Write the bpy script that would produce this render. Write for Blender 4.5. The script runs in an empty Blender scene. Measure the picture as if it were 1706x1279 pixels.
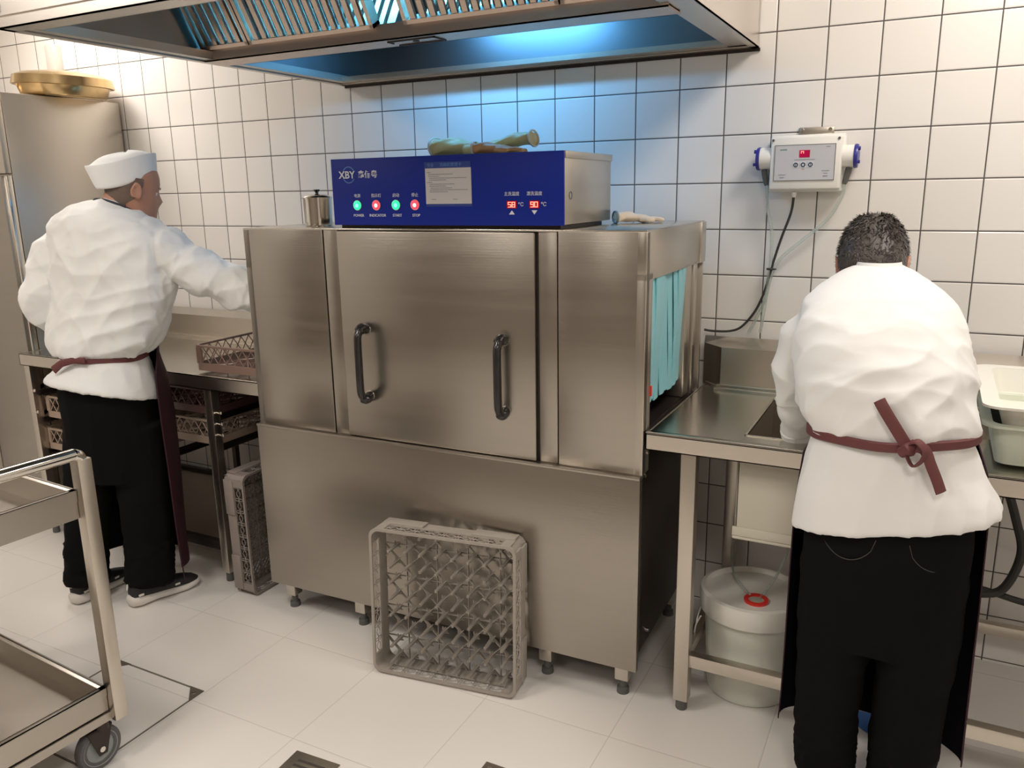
import bpy, bmesh, math, random
from mathutils import Vector, Matrix, noise
random.seed(7)
C = bpy.context.scene.collection
PI = math.pi
# ------------------------------------------------------------------ camera, world, lights, exposure
cam = bpy.data.cameras.new('camera'); co = bpy.data.objects.new('camera', cam); C.objects.link(co)
cam.sensor_fit = 'HORIZONTAL'; cam.sensor_width = 36.0; cam.lens = 1342.64 * 36.0 / 1706.0; cam.clip_start = 0.02
def cam_rot(pitch, yaw, roll):
    f = Vector((-math.sin(yaw)*math.cos(pitch), math.cos(yaw)*math.cos(pitch), -math.sin(pitch)))
    r = Vector((math.cos(yaw), math.sin(yaw), 0)); u = r.cross(f)
    r2 = math.cos(roll)*r + math.sin(roll)*u; u2 = -math.sin(roll)*r + math.cos(roll)*u
    return Matrix(((r2.x, u2.x, -f.x), (r2.y, u2.y, -f.y), (r2.z, u2.z, -f.z)))
co.matrix_world = Matrix.Translation((0.6622, -2.8379, 1.5455)) @ cam_rot(0.23518, 0.48054, -0.016758).to_4x4()
bpy.context.scene.camera = co
W = bpy.data.worlds.new('world'); bpy.context.scene.world = W; W.use_nodes = True
W.node_tree.nodes['Background'].inputs[0].default_value = (1.0, 0.93, 0.84, 1)
W.node_tree.nodes['Background'].inputs[1].default_value = 0.15
vs = bpy.context.scene.view_settings
vs.view_transform = 'Standard'; vs.look = 'None'; vs.gamma = 1.0; vs.use_curve_mapping = False
vs.exposure = 0.0
WARM = (1.0, 0.935, 0.88)
CEIL = 2.75
LAMPS = [(1.05, -0.75, 18, 'over the sink counter'), (-3.0, -0.55, 16, 'over the refrigerator'), (-1.3, -2.3, 22, 'in front of the hood, added unseen for fill'), (1.0, -2.9, 19, 'above the camera side on the right, added unseen for fill'), (-3.2, -2.9, 15, 'at the far left of the room, added unseen for fill'), (-1.0, -4.1, 12, 'at the back of the room, added unseen for fill')]  # first two follow the light on the wall; the rest are added room fill
def area(name, loc, size, power, col, rot=(0, 0, 0), sy=None):
    l = bpy.data.lights.new(name, 'AREA'); l.energy = power; l.color = col; l.size = size
    if sy: l.shape = 'RECTANGLE'; l.size_y = sy
    o = bpy.data.objects.new(name, l); o.location = loc; o.rotation_euler = rot; C.objects.link(o); return o
for i, (x, y, w, nm) in enumerate(LAMPS):
    area('ceiling_lamp_light', (x, y, CEIL-0.05), 0.52, w, WARM)
area('ultraviolet_tube_light', (-0.80, -0.36, 2.2), 0.50, 5.6, (0.14, 0.50, 1.0), (math.radians(30), 0, 0), 0.05)
area('ultraviolet_tube_light', (-0.75, -0.70, 2.36), 0.9, 6.0, (0.12, 0.58, 1.0), (0, 0, 0), 0.04)

# ------------------------------------------------------------------ tagging
def tag(o, label=None, cat=None, group=None, kind=None):
    if label: o['label'] = label
    if cat: o['category'] = cat
    if group: o['group'] = group
    if kind: o['kind'] = kind
    return o
def thing(name, label, cat, loc=(0, 0, 0), rz=0.0, group=None):
    o = bpy.data.objects.new(name, None); C.objects.link(o); o.empty_display_size = 0.05
    o.location = loc; o.rotation_euler = (0, 0, rz)
    return tag(o, label, cat, group)
def kids(o): return [c for c in bpy.data.objects if c.parent == o]
def copy_tree(o, parent=None):
    c = o.copy(); C.objects.link(c)
    if parent is not None: c.parent = parent
    for ch in kids(o): copy_tree(ch, c)
    return c
# ------------------------------------------------------------------ materials
def mat(name, col, rough=0.5, metal=0.0, bump=None, emit=None, trans=0.0, alpha=1.0, spec=0.5, var=None, sheen=0.0, coat=0.0, aniso=0.0, sss=0.0):
    m = bpy.data.materials.new(name); m.use_nodes = True; nt = m.node_tree; b = nt.nodes['Principled BSDF']
    b.inputs['Base Color'].default_value = (*col, 1); b.inputs['Roughness'].default_value = rough
    b.inputs['Metallic'].default_value = metal; b.inputs['Specular IOR Level'].default_value = spec
    b.inputs['Transmission Weight'].default_value = trans; b.inputs['Alpha'].default_value = alpha
    b.inputs['Sheen Weight'].default_value = sheen; b.inputs['Coat Weight'].default_value = coat
    if sss: b.inputs['Subsurface Weight'].default_value = sss; b.inputs['Subsurface Scale'].default_value = 0.02
    if emit: b.inputs['Emission Color'].default_value = (*emit[0], 1); b.inputs['Emission Strength'].default_value = emit[1]
    tc = nt.nodes.new('ShaderNodeTexCoord')
    def nz(scale, detail=4):
        mp = nt.nodes.new('ShaderNodeMapping'); mp.inputs['Scale'].default_value = scale if hasattr(scale, '__len__') else (scale,)*3
        nt.links.new(tc.outputs['Object'], mp.inputs[0])
        n = nt.nodes.new('ShaderNodeTexNoise'); n.inputs['Scale'].default_value = 1; n.inputs['Detail'].default_value = detail
        nt.links.new(mp.outputs[0], n.inputs[0]); return n
    if var:   # (scale, amount): surface colour variation (wear, smears)
        n = nz(var[0]); r = nt.nodes.new('ShaderNodeMapRange'); r.inputs[3].default_value = 1-var[1]; r.inputs[4].default_value = 1+var[1]
        nt.links.new(n.outputs[0], r.inputs[0]); mx = nt.nodes.new('ShaderNodeVectorMath'); mx.operation = 'SCALE'
        mx.inputs[0].default_value = col; nt.links.new(r.outputs[0], mx.inputs['Scale']); nt.links.new(mx.outputs[0], b.inputs['Base Color'])
        r2 = nt.nodes.new('ShaderNodeMapRange'); r2.inputs[3].default_value = rough*0.85; r2.inputs[4].default_value = min(1, rough*1.2)
        nt.links.new(n.outputs[0], r2.inputs[0]); nt.links.new(r2.outputs[0], b.inputs['Roughness'])
    if bump:  # (scale, strength, distance)
        n = nz(bump[0], 3); bp = nt.nodes.new('ShaderNodeBump'); bp.inputs['Strength'].default_value = bump[1]; bp.inputs['Distance'].default_value = bump[2]
        nt.links.new(n.outputs[0], bp.inputs['Height']); nt.links.new(bp.outputs[0], b.inputs['Normal'])
    if aniso:
        b.inputs['Anisotropic'].default_value = aniso
        tn = nt.nodes.new('ShaderNodeTangent'); tn.direction_type = 'RADIAL'; tn.axis = 'Z'; nt.links.new(tn.outputs[0], b.inputs['Tangent'])
    return m
STEEL = mat('brushed_stainless_steel', (0.385, 0.35, 0.305), 0.30, 1.0, bump=((3, 3, 500), 0.10, 0.002), var=((1.5, 1.5, 30), 0.05))
STEEL2 = mat('satin_stainless_steel', (0.60, 0.55, 0.48), 0.32, 1.0, bump=((60, 60, 60), 0.03, 0.002), var=(3, 0.06))
TOPST = mat('worn_worktop_steel', (0.55, 0.52, 0.46), 0.22, 1.0, bump=((80, 80, 80), 0.05, 0.002), var=(6, 0.08))
CHROME = mat('polished_steel', (0.72, 0.68, 0.62), 0.10, 1.0)
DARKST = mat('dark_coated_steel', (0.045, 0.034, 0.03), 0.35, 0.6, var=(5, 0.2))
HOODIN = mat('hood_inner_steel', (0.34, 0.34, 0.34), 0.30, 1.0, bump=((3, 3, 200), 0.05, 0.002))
HOODBR = mat('hood_trough_steel', (0.62, 0.52, 0.45), 0.42, 1.0, bump=((3, 3, 200), 0.04, 0.002))
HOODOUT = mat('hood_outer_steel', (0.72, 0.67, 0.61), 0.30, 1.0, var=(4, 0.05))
SEAM = mat('dark_joint', (0.05, 0.04, 0.035), 0.7)
BLUE = mat('deep_blue_panel_film', (0.006, 0.022, 0.27), 0.42, spec=0.22)
WHITEPR = mat('white_print', (0.72, 0.74, 0.80), 0.5)
GREYPR = mat('grey_print', (0.22, 0.24, 0.28), 0.6)
CARD = mat('notice_paper', (0.56, 0.54, 0.54), 0.5)
BLUEPR = mat('pale_blue_print', (0.10, 0.22, 0.52), 0.5)
NAVYCARD = mat('notice_header_blue', (0.02, 0.05, 0.26), 0.4)
BLACKPL = mat('gloss_black_plastic', (0.018, 0.016, 0.016), 0.18)
BLACKRB = mat('black_rubber', (0.03, 0.028, 0.026), 0.55)
GREEN_E = mat('green_lit_button', (0.02, 0.5, 0.3), 0.3, emit=((0.02, 0.9, 0.42), 0.9))
RED_E = mat('red_lit_button', (0.6, 0.04, 0.06), 0.3, emit=((1.0, 0.06, 0.10), 1.0))
HOT_E = mat('lit_button_core', (0.9, 0.7, 0.7), 0.3, emit=((1.0, 0.55, 0.55), 1.6))
GHOT_E = mat('green_button_core', (0.5, 0.9, 0.8), 0.3, emit=((0.12, 1.0, 0.7), 1.2))
SEG_E = mat('red_digit', (0.8, 0.1, 0.08), 0.4, emit=((1.0, 0.20, 0.14), 3.0))
SEGBG = mat('dark_red_display', (0.10, 0.0, 0.0), 0.2, emit=((0.7, 0.0, 0.01), 0.35))
TEAL = mat('teal_curtain_vinyl', (0.20, 0.50, 0.56), 0.38, sheen=0.1, spec=0.4)
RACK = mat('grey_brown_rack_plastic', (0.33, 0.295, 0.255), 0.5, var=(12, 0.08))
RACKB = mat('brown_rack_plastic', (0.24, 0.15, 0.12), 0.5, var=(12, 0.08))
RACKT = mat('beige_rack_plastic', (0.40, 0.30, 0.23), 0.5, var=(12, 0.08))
COAT = mat('white_cotton_coat', (0.77, 0.765, 0.745), 0.85, bump=((500, 500, 500), 0.08, 0.001), sheen=0.15)
CAPM = mat('white_cap_cloth', (0.80, 0.80, 0.79), 0.85, bump=((500, 500, 500), 0.08, 0.001))
PANTS = mat('black_trousers_cloth', (0.006, 0.006, 0.006), 0.95, spec=0.08)
APRONM = mat('plum_apron_cloth', (0.036, 0.011, 0.016), 0.6, spec=0.2)
APRONIN = mat('black_apron_lining', (0.007, 0.006, 0.009), 0.85, spec=0.08)
TIE = mat('maroon_tie_ribbon', (0.125, 0.035, 0.035), 0.7, bump=((300, 300, 300), 0.1, 0.001))
NAVY = mat('dark_navy_strap', (0.02, 0.022, 0.035), 0.7)
SKIN = mat('skin', (0.46, 0.23, 0.155), 0.5, sss=0.08, var=(14, 0.10))
HAIRM = mat('black_grey_hair', (0.055, 0.044, 0.036), 0.5, var=(60, 0.5))
STUB = mat('cropped_grey_hair', (0.15, 0.105, 0.085), 0.8, var=(90, 0.3))
SHOEB = mat('black_shoe_fabric', (0.014, 0.014, 0.015), 0.7, bump=((300, 300, 300), 0.2, 0.001))
SHOEW = mat('white_shoe_sole', (0.66, 0.62, 0.57), 0.6)
SHOEU = mat('white_shoe_upper', (0.70, 0.66, 0.60), 0.6)
GOLD = mat('brass_gold_metal', (0.72, 0.52, 0.27), 0.22, 1.0)
CREAM = mat('cream_plastic', (0.60, 0.56, 0.46), 0.45)
WHITEP = mat('white_plastic', (0.80, 0.78, 0.73), 0.38)
TUBW = mat('white_tub_plastic', (0.82, 0.80, 0.72), 0.4, sss=0.05)
TUBG = mat('pale_green_tub_plastic', (0.66, 0.70, 0.58), 0.4)
BUCK = mat('translucent_white_plastic', (0.66, 0.67, 0.60), 0.35, sss=0.2)
BUCKLID = mat('white_bucket_lid_plastic', (0.74, 0.72, 0.66), 0.35)
REDP = mat('red_plastic', (0.75, 0.03, 0.02), 0.35)
BLUEB = mat('blue_bucket_plastic', (0.02, 0.10, 0.32), 0.4)
PURP = mat('violet_blue_pump_cover', (0.035, 0.035, 0.26), 0.3)
GREYP = mat('dark_grey_plastic', (0.10, 0.10, 0.095), 0.45)
CLEARH = mat('clear_hose', (0.62, 0.70, 0.64), 0.2, trans=0.55, alpha=0.55)
LATEX = mat('yellow_latex', (0.68, 0.60, 0.32), 0.45, sss=0.1)
LATEXW = mat('pale_latex_cuff', (0.72, 0.76, 0.70), 0.45)
KNIT = mat('cream_knit', (0.62, 0.53, 0.42), 0.9, bump=((250, 250, 250), 0.3, 0.002))
GREYFL = mat('grout_dirt', (0.16, 0.14, 0.11), 0.8)
UVT = mat('blue_uv_tube', (0.2, 0.5, 0.9), 0.3, emit=((0.08, 0.5, 1.0), 6.0))
LAMPW = mat('lamp_diffuser', (0.9, 0.9, 0.85), 0.5, emit=((1.0, 0.93, 0.82), 5.0))
WHEELG = mat('grey_wheel_hub', (0.26, 0.29, 0.28), 0.45)
RUBG = mat('grey_rubber_tyre', (0.10, 0.095, 0.10), 0.6)
BLACKHOLE = mat('dark_interior', (0.012, 0.011, 0.011), 0.6)

def tile_mat(name, ax, px, pz, ox, oz, gw, tcol, gcol, rough, bumpd=0.0015, wav=0.0, vary=0.02, grough=0.8):
    m = bpy.data.materials.new(name); m.use_nodes = True; nt = m.node_tree; N = nt.nodes; L = nt.links; b = N['Principled BSDF']
    tc = N.new('ShaderNodeTexCoord'); sp = N.new('ShaderNodeSeparateXYZ'); L.new(tc.outputs['Object'], sp.inputs[0])
    def M(op, a, bb=None, cc=None):
        n = N.new('ShaderNodeMath'); n.operation = op
        for i, v in enumerate((a, bb, cc)):
            if v is None: continue
            if isinstance(v, (int, float)): n.inputs[i].default_value = v
            else: L.new(v, n.inputs[i])
        return n.outputs[0]
    def line(out, p, o):
        u = M('DIVIDE', M('SUBTRACT', out, o), p); f = M('SUBTRACT', u, M('FLOOR', u)); d = M('MINIMUM', f, M('SUBTRACT', 1.0, f))
        return M('MULTIPLY', d, p), M('FLOOR', u)
    d1, c1 = line(sp.outputs[ax[0]], px, ox); d2, c2 = line(sp.outputs[ax[1]], pz, oz)
    d = M('MINIMUM', d1, d2)
    mr = N.new('ShaderNodeMapRange'); mr.inputs[1].default_value = gw*0.4; mr.inputs[2].default_value = gw*0.62; L.new(d, mr.inputs[0])
    cx = N.new('ShaderNodeCombineXYZ'); L.new(c1, cx.inputs[0]); L.new(c2, cx.inputs[1])
    wn = N.new('ShaderNodeTexWhiteNoise'); L.new(cx.outputs[0], wn.inputs[0])
    vr = N.new('ShaderNodeMapRange'); vr.inputs[3].default_value = 1-vary; vr.inputs[4].default_value = 1+vary; L.new(wn.outputs[0], vr.inputs[0])
    tv = N.new('ShaderNodeVectorMath'); tv.operation = 'SCALE'; tv.inputs[0].default_value = tcol; L.new(vr.outputs[0], tv.inputs['Scale'])
    mix = N.new('ShaderNodeMix'); mix.data_type = 'RGBA'; L.new(mr.outputs[0], mix.inputs['Factor'])
    mix.inputs['A'].default_value = (*gcol, 1); L.new(tv.outputs[0], mix.inputs['B']); L.new(mix.outputs['Result'], b.inputs['Base Color'])
    rr = N.new('ShaderNodeMapRange'); rr.inputs[3].default_value = grough; rr.inputs[4].default_value = rough; L.new(mr.outputs[0], rr.inputs[0]); L.new(rr.outputs[0], b.inputs['Roughness'])
    pm = N.new('ShaderNodeMapRange'); pm.inputs[1].default_value = gw*0.4; pm.inputs[2].default_value = gw*1.4; L.new(d, pm.inputs[0])
    nz = N.new('ShaderNodeTexNoise'); nz.inputs['Scale'].default_value = 7; L.new(tc.outputs['Object'], nz.inputs[0])
    h = M('ADD', pm.outputs[0], M('MULTIPLY', nz.outputs[0], wav))
    bp = N.new('ShaderNodeBump'); bp.inputs['Strength'].default_value = 0.6; bp.inputs['Distance'].default_value = bumpd; L.new(h, bp.inputs['Height']); L.new(bp.outputs[0], b.inputs['Normal'])
    return m
GZ = 1.4043
WT = (0.80, 0.765, 0.725); WG = (0.075, 0.065, 0.06)
WALLX = tile_mat('white_square_wall_tiles', (0, 2), 0.155, 0.155, 0.0, GZ, 0.0038, WT, WG, 0.16, wav=0.4)
WALLY = tile_mat('white_square_side_wall_tiles', (1, 2), 0.155, 0.155, 0.0, GZ, 0.0042, WT, WG, 0.16, wav=0.4)
FLOORM = tile_mat('large_cream_floor_tiles', (0, 1), 0.412, 0.412, -0.045, -0.91, 0.0030, (0.76, 0.725, 0.68), (0.60, 0.565, 0.52), 0.34, bumpd=0.0006, wav=0.5, vary=0.012)
PLAIN = mat('ceiling_white_paint', (0.72, 0.69, 0.64), 0.7)
FARW = mat('far_wall_paint', (0.24, 0.205, 0.17), 0.6, var=(2, 0.1))

# ------------------------------------------------------------------ mesh builder
def link(name, me, m=None, parent=None):
    o = bpy.data.objects.new(name, me); C.objects.link(o)
    if m is not None:
        for mm in (m if isinstance(m, (list, tuple)) else [m]): me.materials.append(mm)
    if parent is not None: o.parent = parent
    return o
def smooth(me, ang=35):
    for p in me.polygons: p.use_smooth = True
    me.set_sharp_from_angle(angle=math.radians(ang))
class MB:
    def __init__(s): s.v = []; s.f = []; s.mi = []
    def add(s, vs, fs, mi=0):
        n = len(s.v); s.v += [tuple(v) for v in vs]; s.f += [tuple(i+n for i in f) for f in fs]; s.mi += [mi]*len(fs); return s
    def box(s, a, b, mi=0, bev=0.0, M=None):
        x0, y0, z0 = a; x1, y1, z1 = b
        x0, x1 = min(x0, x1), max(x0, x1); y0, y1 = min(y0, y1), max(y0, y1); z0, z1 = min(z0, z1), max(z0, z1)
        bm = bmesh.new(); bmesh.ops.create_cube(bm, size=1)
        for v in bm.verts: v.co = Vector((x0+(v.co.x+.5)*(x1-x0), y0+(v.co.y+.5)*(y1-y0), z0+(v.co.z+.5)*(z1-z0)))
        if bev > 0:
            bev = min(bev, 0.45*min(x1-x0, y1-y0, z1-z0)); bmesh.ops.bevel(bm, geom=bm.edges[:], offset=bev, segments=2, affect='EDGES', profile=0.5)
        if M is not None: bmesh.ops.transform(bm, matrix=M, verts=bm.verts)
        s.bm(bm, mi); return s
    def bm(s, bm, mi=0):
        bm.verts.index_update(); s.add([v.co[:] for v in bm.verts], [[v.index for v in f.verts] for f in bm.faces], mi); bm.free(); return s
    def prism(s, poly, a, b, axis='z', mi=0):
        n = len(poly)
        def P(p, t): return {'z': (p[0], p[1], t), 'x': (t, p[0], p[1]), 'y': (p[0], t, p[1])}[axis]
        vs = [P(p, a) for p in poly] + [P(p, b) for p in poly]
        s.add(vs, [tuple(range(n))[::-1], tuple(range(n, 2*n))] + [(i, (i+1) % n, n+(i+1) % n, n+i) for i in range(n)], mi); return s
    def rings(s, R, cap=True, mi=0, closed=True):
        n = len(R[0]); vs = [p for r in R for p in r]; fs = []
        for k in range(len(R)-1):
            for i in range(n if closed else n-1):
                j = (i+1) % n; fs.append((k*n+i, k*n+j, (k+1)*n+j, (k+1)*n+i))
        if cap and closed: fs += [tuple(range(n))[::-1], tuple(range((len(R)-1)*n, len(R)*n))]
        s.add(vs, fs, mi); return s
    def lathe(s, prof, c=(0, 0, 0), n=32, axis='z', mi=0, cap=True, sx=1.0, sy=1.0):
        R = []
        for r, z in prof:
            ring = []
            for i in range(n):
                a = 2*PI*i/n; u, v = r*math.cos(a)*sx, r*math.sin(a)*sy
                p = {'z': (u, v, z), 'y': (u, z, v), 'x': (z, u, v)}[axis]
                ring.append((c[0]+p[0], c[1]+p[1], c[2]+p[2]))
            R.append(ring)
        return s.rings(R, cap, mi)
    def tube(s, pts, r, n=10, mi=0, cap=True, flat=None, up=None):
        P = [Vector(p) for p in pts]; m = len(P); rr = r if hasattr(r, '__len__') else [r]*m; R = []; pu = None
        for i in range(m):
            t = (P[min(i+1, m-1)]-P[max(i-1, 0)]).normalized()
            if pu is None:
                ref = Vector(up) if up else (Vector((0, 0, 1)) if abs(t.z) < 0.9 else Vector((1, 0, 0)))
                u = (ref - t*ref.dot(t)).normalized()
            else: u = (pu - t*pu.dot(t)).normalized()
            pu = u; w = t.cross(u); fl = flat if flat else 1.0
            R.append([tuple(P[i]+rr[i]*(math.cos(2*PI*k/n)*u + fl*math.sin(2*PI*k/n)*w)) for k in range(n)])
        return s.rings(R, cap, mi)
    def build(s, name, m=None, parent=None, sm=35):
        me = bpy.data.meshes.new(name); me.from_pydata(s.v, [], s.f)
        if any(s.mi): me.polygons.foreach_set('material_index', s.mi)
        me.update()
        bm = bmesh.new(); bm.from_mesh(me); bmesh.ops.recalc_face_normals(bm, faces=bm.faces); bm.to_mesh(me); bm.free()
        if sm: smooth(me, sm)
        return link(name, me, m, parent)
def spline(pts, k=6):
    P = [Vector(p) for p in pts]; out = []
    for i in range(len(P)-1):
        p0, p1, p2, p3 = P[max(i-1, 0)], P[i], P[i+1], P[min(i+2, len(P)-1)]
        for j in range(k):
            t = j/k; out.append(0.5*((2*p1)+(p2-p0)*t+(2*p0-5*p1+4*p2-p3)*t*t+(3*p1-p0-3*p2+p3)*t**3))
    out.append(P[-1]); return out
def box(name, a, b, m, parent=None, bev=0.002): return MB().box(a, b, bev=bev).build(name, m, parent)
def text(body, loc, size, m, parent, name='lettering', rot=(PI/2, 0, 0), ext=0.0004, align='CENTER', sx=1.0, wt=0.0):
    c = bpy.data.curves.new(name, 'FONT'); c.body = body; c.size = size; c.extrude = ext; c.align_x = align; c.align_y = 'CENTER'; c.resolution_u = 2
    c.offset = wt
    o = bpy.data.objects.new(name+'_curve', c); C.objects.link(o); dg = bpy.context.evaluated_depsgraph_get(); dg.update()
    me = bpy.data.meshes.new_from_object(o.evaluated_get(dg)); bpy.data.objects.remove(o)
    me.materials.clear(); t = link(name, me, m, parent); t.location = loc; t.rotation_euler = rot; t.scale = (sx, 1, 1); return t
def fuse(name, mb, m, parent=None, voxel=0.006, smooth_it=4, fn=None, sub=0):
    me = bpy.data.meshes.new(name+'_raw'); me.from_pydata(mb.v, [], mb.f); me.update()
    bm = bmesh.new(); bm.from_mesh(me); bmesh.ops.recalc_face_normals(bm, faces=bm.faces); bm.to_mesh(me); bm.free()
    o = bpy.data.objects.new('tmp', me); C.objects.link(o)
    r = o.modifiers.new('r', 'REMESH'); r.mode = 'VOXEL'; r.voxel_size = voxel
    if smooth_it: s = o.modifiers.new('s', 'SMOOTH'); s.iterations = smooth_it; s.factor = 0.5
    dg = bpy.context.evaluated_depsgraph_get(); dg.update()
    out = bpy.data.meshes.new_from_object(o.evaluated_get(dg)); bpy.data.objects.remove(o)
    if fn:
        nn = [(v.co.copy(), v.normal.copy()) for v in out.vertices]
        for v, (p, n) in zip(out.vertices, nn): v.co = p + n*fn(p, n)
    for p in out.polygons: p.use_smooth = True
    out.materials.clear(); out.name = name
    return link(name, out, m, parent)
def ell(c, a, b, rt, fv, n=36, p=2.0):
    c = Vector(c); rt = Vector(rt); fv = Vector(fv); out = []
    for i in range(n):
        t = 2*PI*i/n; ct, st = math.cos(t), math.sin(t)
        out.append(tuple(c + rt*(a*math.copysign(abs(ct)**(2/p), ct)) + fv*(b*math.copysign(abs(st)**(2/p), st))))
    return out

# ------------------------------------------------------------------ room shell
def struct(name, mb, m): o = mb.build(name, m, None, sm=0); o['kind'] = 'structure'; return o
struct('wall_back', MB().box((-4.3, 0, 0), (2.4, 0.12, CEIL)), WALLX)
struct('floor', MB().box((-4.3, -5.2, -0.1), (2.4, 0.12, 0)), FLOORM)
struct('ceiling', MB().box((-4.3, -5.2, CEIL), (2.4, 0.12, CEIL+0.1)), PLAIN)
struct('wall_left', MB().box((-4.42, -5.2, 0), (-4.3, 0.12, CEIL)), WALLY)
struct('wall_right', MB().box((2.4, -5.2, 0), (2.52, 0.12, CEIL)), WALLY)
struct('wall_front', MB().box((-4.42, -5.32, 0), (2.52, -5.2, CEIL)), FARW)
for x, y, w, nm in LAMPS:
    t = thing('ceiling_light', 'square ceiling panel light '+nm, 'ceiling light', (x, y, CEIL), 0, 'ceiling panel lights')
    MB().box((-.31, -.31, -.03), (.31, -.29, 0)).box((-.31, .29, -.03), (.31, .31, 0)).box((-.31, -.29, -.03), (-.29, .29, 0)).box((.29, -.29, -.03), (.31, .29, 0)).build('frame', WHITEP, t)
    box('diffuser', (-.29, -.29, -.02), (.29, .29, -.004), LAMPW, t, 0)

# ------------------------------------------------------------------ conveyor dishwasher
D = thing('conveyor_dishwasher', 'large stainless steel conveyor dishwasher with blue control box against tiled wall', 'dishwasher', (-0.0215, -0.728, 0), 0.0213)
LN, ZT, ZM, ZB, DP = 1.435, 1.437, 0.742, 0.118, 0.665
# front face: y = 0 local, body behind
box('front_panel', (-LN, 0.0, ZM), (-1.094, 0.03, ZT-0.004), STEEL, D, 0.003)
box('front_panel', (-1.090, 0.002, ZM), (-1.035, 0.03, ZT-0.004), STEEL, D, 0.002)
box('front_panel', (-0.322, 0.004, ZM), (-0.264, 0.03, ZT-0.004), STEEL, D, 0.002)
box('front_panel', (-0.260, 0.0, ZM), (0.0, 0.03, ZT-0.004), STEEL, D, 0.003)
door = box('door', (-1.030, -0.008, ZM+0.004), (-0.330, 0.022, ZT-0.008), STEEL, D, 0.003)
MB().box((-LN+.004, 0.012, ZM-.01), (-.004, 0.034, ZT-0.01)).build('joint_backing', SEAM, D)
def grip(x, zt, zb):
    P = spline([(x, -0.004, zt-0.012), (x, -0.030, zt-0.006), (x, -0.052, zt-0.026), (x, -0.056, zt-0.06), (x, -0.056, (zt+zb)/2), (x, -0.056, zb+0.06), (x, -0.052, zb+0.026), (x, -0.030, zb+0.006), (x, -0.004, zb+0.012)], 6)
    m = len(P); rr = [0.017 if (i < m*0.2 or i > m*0.8) else 0.0125 for i in range(m)]
    h = MB().tube(P, rr, 14, up=(1, 0, 0)).build('handle', BLACKPL, door)
    for z in (zt-0.012, zb+0.012): MB().lathe([(0.0175, -0.010), (0.0175, -0.0075)], (x, 0, z), 20, 'y').build('handle_mount', CHROME, door)
grip(-0.935, 1.128, 0.880); grip(-0.432, 1.124, 0.880)
MB().box((-LN, -0.019, ZB), (0.0, 0.0, ZM-0.006), bev=0.002).box((-LN, -0.022, ZM-0.008), (0.0, 0.004, ZM+0.002), bev=0.0015).build('lower_panel', STEEL, D)
MB().box((-LN, -0.001, ZT-0.006), (0, DP, ZT), bev=0.002).build('top_panel', TOPST, D)
box('back_panel', (-LN, DP-0.012, 0.2), (0, DP, ZT-0.006), STEEL2, D)
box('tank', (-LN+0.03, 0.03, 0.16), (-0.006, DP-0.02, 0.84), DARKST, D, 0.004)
for sx, s in ((0, 1), (-LN, -1)):   # both end faces with their openings
    X0, X1 = (-0.028, 0.0) if s == 1 else (-LN, -LN+0.028)
    m = MB().box((X0, 0.0, ZM), (X1, 0.062, 1.32), bev=0.002).box((X0, 0.0, 1.30), (X1, DP-0.06, ZT-0.004), bev=0.002)
    m.box((X0, DP-0.06, 1.30), (X1+0.006*s, DP, ZT-0.002), bev=0.003)
    if s == 1:
        m.box((X0-0.05, 0.45, 0.87), (X1 - 0.004, 0.52, 1.32), bev=0.002)
        m.box((X0, 0.545, 0.74), (X1, 0.58, 1.31), bev=0.002)
    else: m.box((X0, 0.60, 0.74), (X1, DP-0.01, 1.31), bev=0.002)
    m.build('end_frame', STEEL2, D)
    MB().box((X0, 0.06, 0.838), (X1, 0.59, 0.862)).build('sill', DARKST, D)
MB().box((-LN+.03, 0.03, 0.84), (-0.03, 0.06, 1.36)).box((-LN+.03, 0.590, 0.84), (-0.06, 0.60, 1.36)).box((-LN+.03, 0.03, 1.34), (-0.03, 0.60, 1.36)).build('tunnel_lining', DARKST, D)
MB().box((-LN+.02, 0.07, 0.858), (-0.01, 0.585, 0.868)).build('conveyor_bed', DARKST, D)

def strips(x, sgn, name, y0=0.075, y1=0.452):
    n = 9; root = MB().box((x-.004, y0-0.005, 1.305), (x+.004, y1+0.005, 1.33)).build('curtain', TEAL, D)
    w = (y1-y0)/n; rnd = random.Random(3)
    for i in range(n):
        ya = y0+i*w-0.002; off = rnd.uniform(-0.006, 0.006); sh = rnd.choice([-0.007, -0.003, 0.0, 0.003]); ln = (0.935 if sgn > 0 else 1.0) + 0.004*math.sin(i*2.1)
        R = []
        for j in range(13):
            t = j/12; z = 1.32-(1.32-ln)*t; pinch = 1-0.05*max(0, t-0.25)
            xo = x + sgn*(off*t*1.2 + 0.006*math.sin(3*t+i) + (0.085*t**3 if (sgn < 0 and i == 1) else 0)) ; yc = ya+w/2+sh*t + 0.004*math.sin(2.5*t+i*1.3)
            hw = (w/2+0.0055)*pinch
            R.append([(xo-0.0012, yc-hw, z), (xo+0.0012+sgn*0.002*math.sin(i), yc-hw, z), (xo+0.004*sgn, yc, z), (xo+0.0012, yc+hw, z), (xo-0.0012, yc+hw, z)])
        MB().rings(R).build('curtain_strip', TEAL, root)
strips(-0.012, 1, 'r'); strips(-LN+0.014, -1, 'l', 0.075, 0.575)
box('red_clip', (-0.004, 0.062, 0.965), (0.003, 0.068, 0.995), REDP, D, 0)
for x in (-1.385, -1.06, -0.32, -0.06):
    for y in (0.045, 0.57):
        f = MB().box((x-0.022, y-0.022, 0.05), (x+0.022, y+0.022, 0.165), bev=0.003).build('foot', STEEL2, D)
        MB().lathe([(0.012, 0.016), (0.012, 0.05)], (x, y, 0), 16).lathe([(0.02, 0.0), (0.019, 0.018), (0.012, 0.022)], (x, y, 0), 16).build('levelling_foot', GREYP, f)
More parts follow.
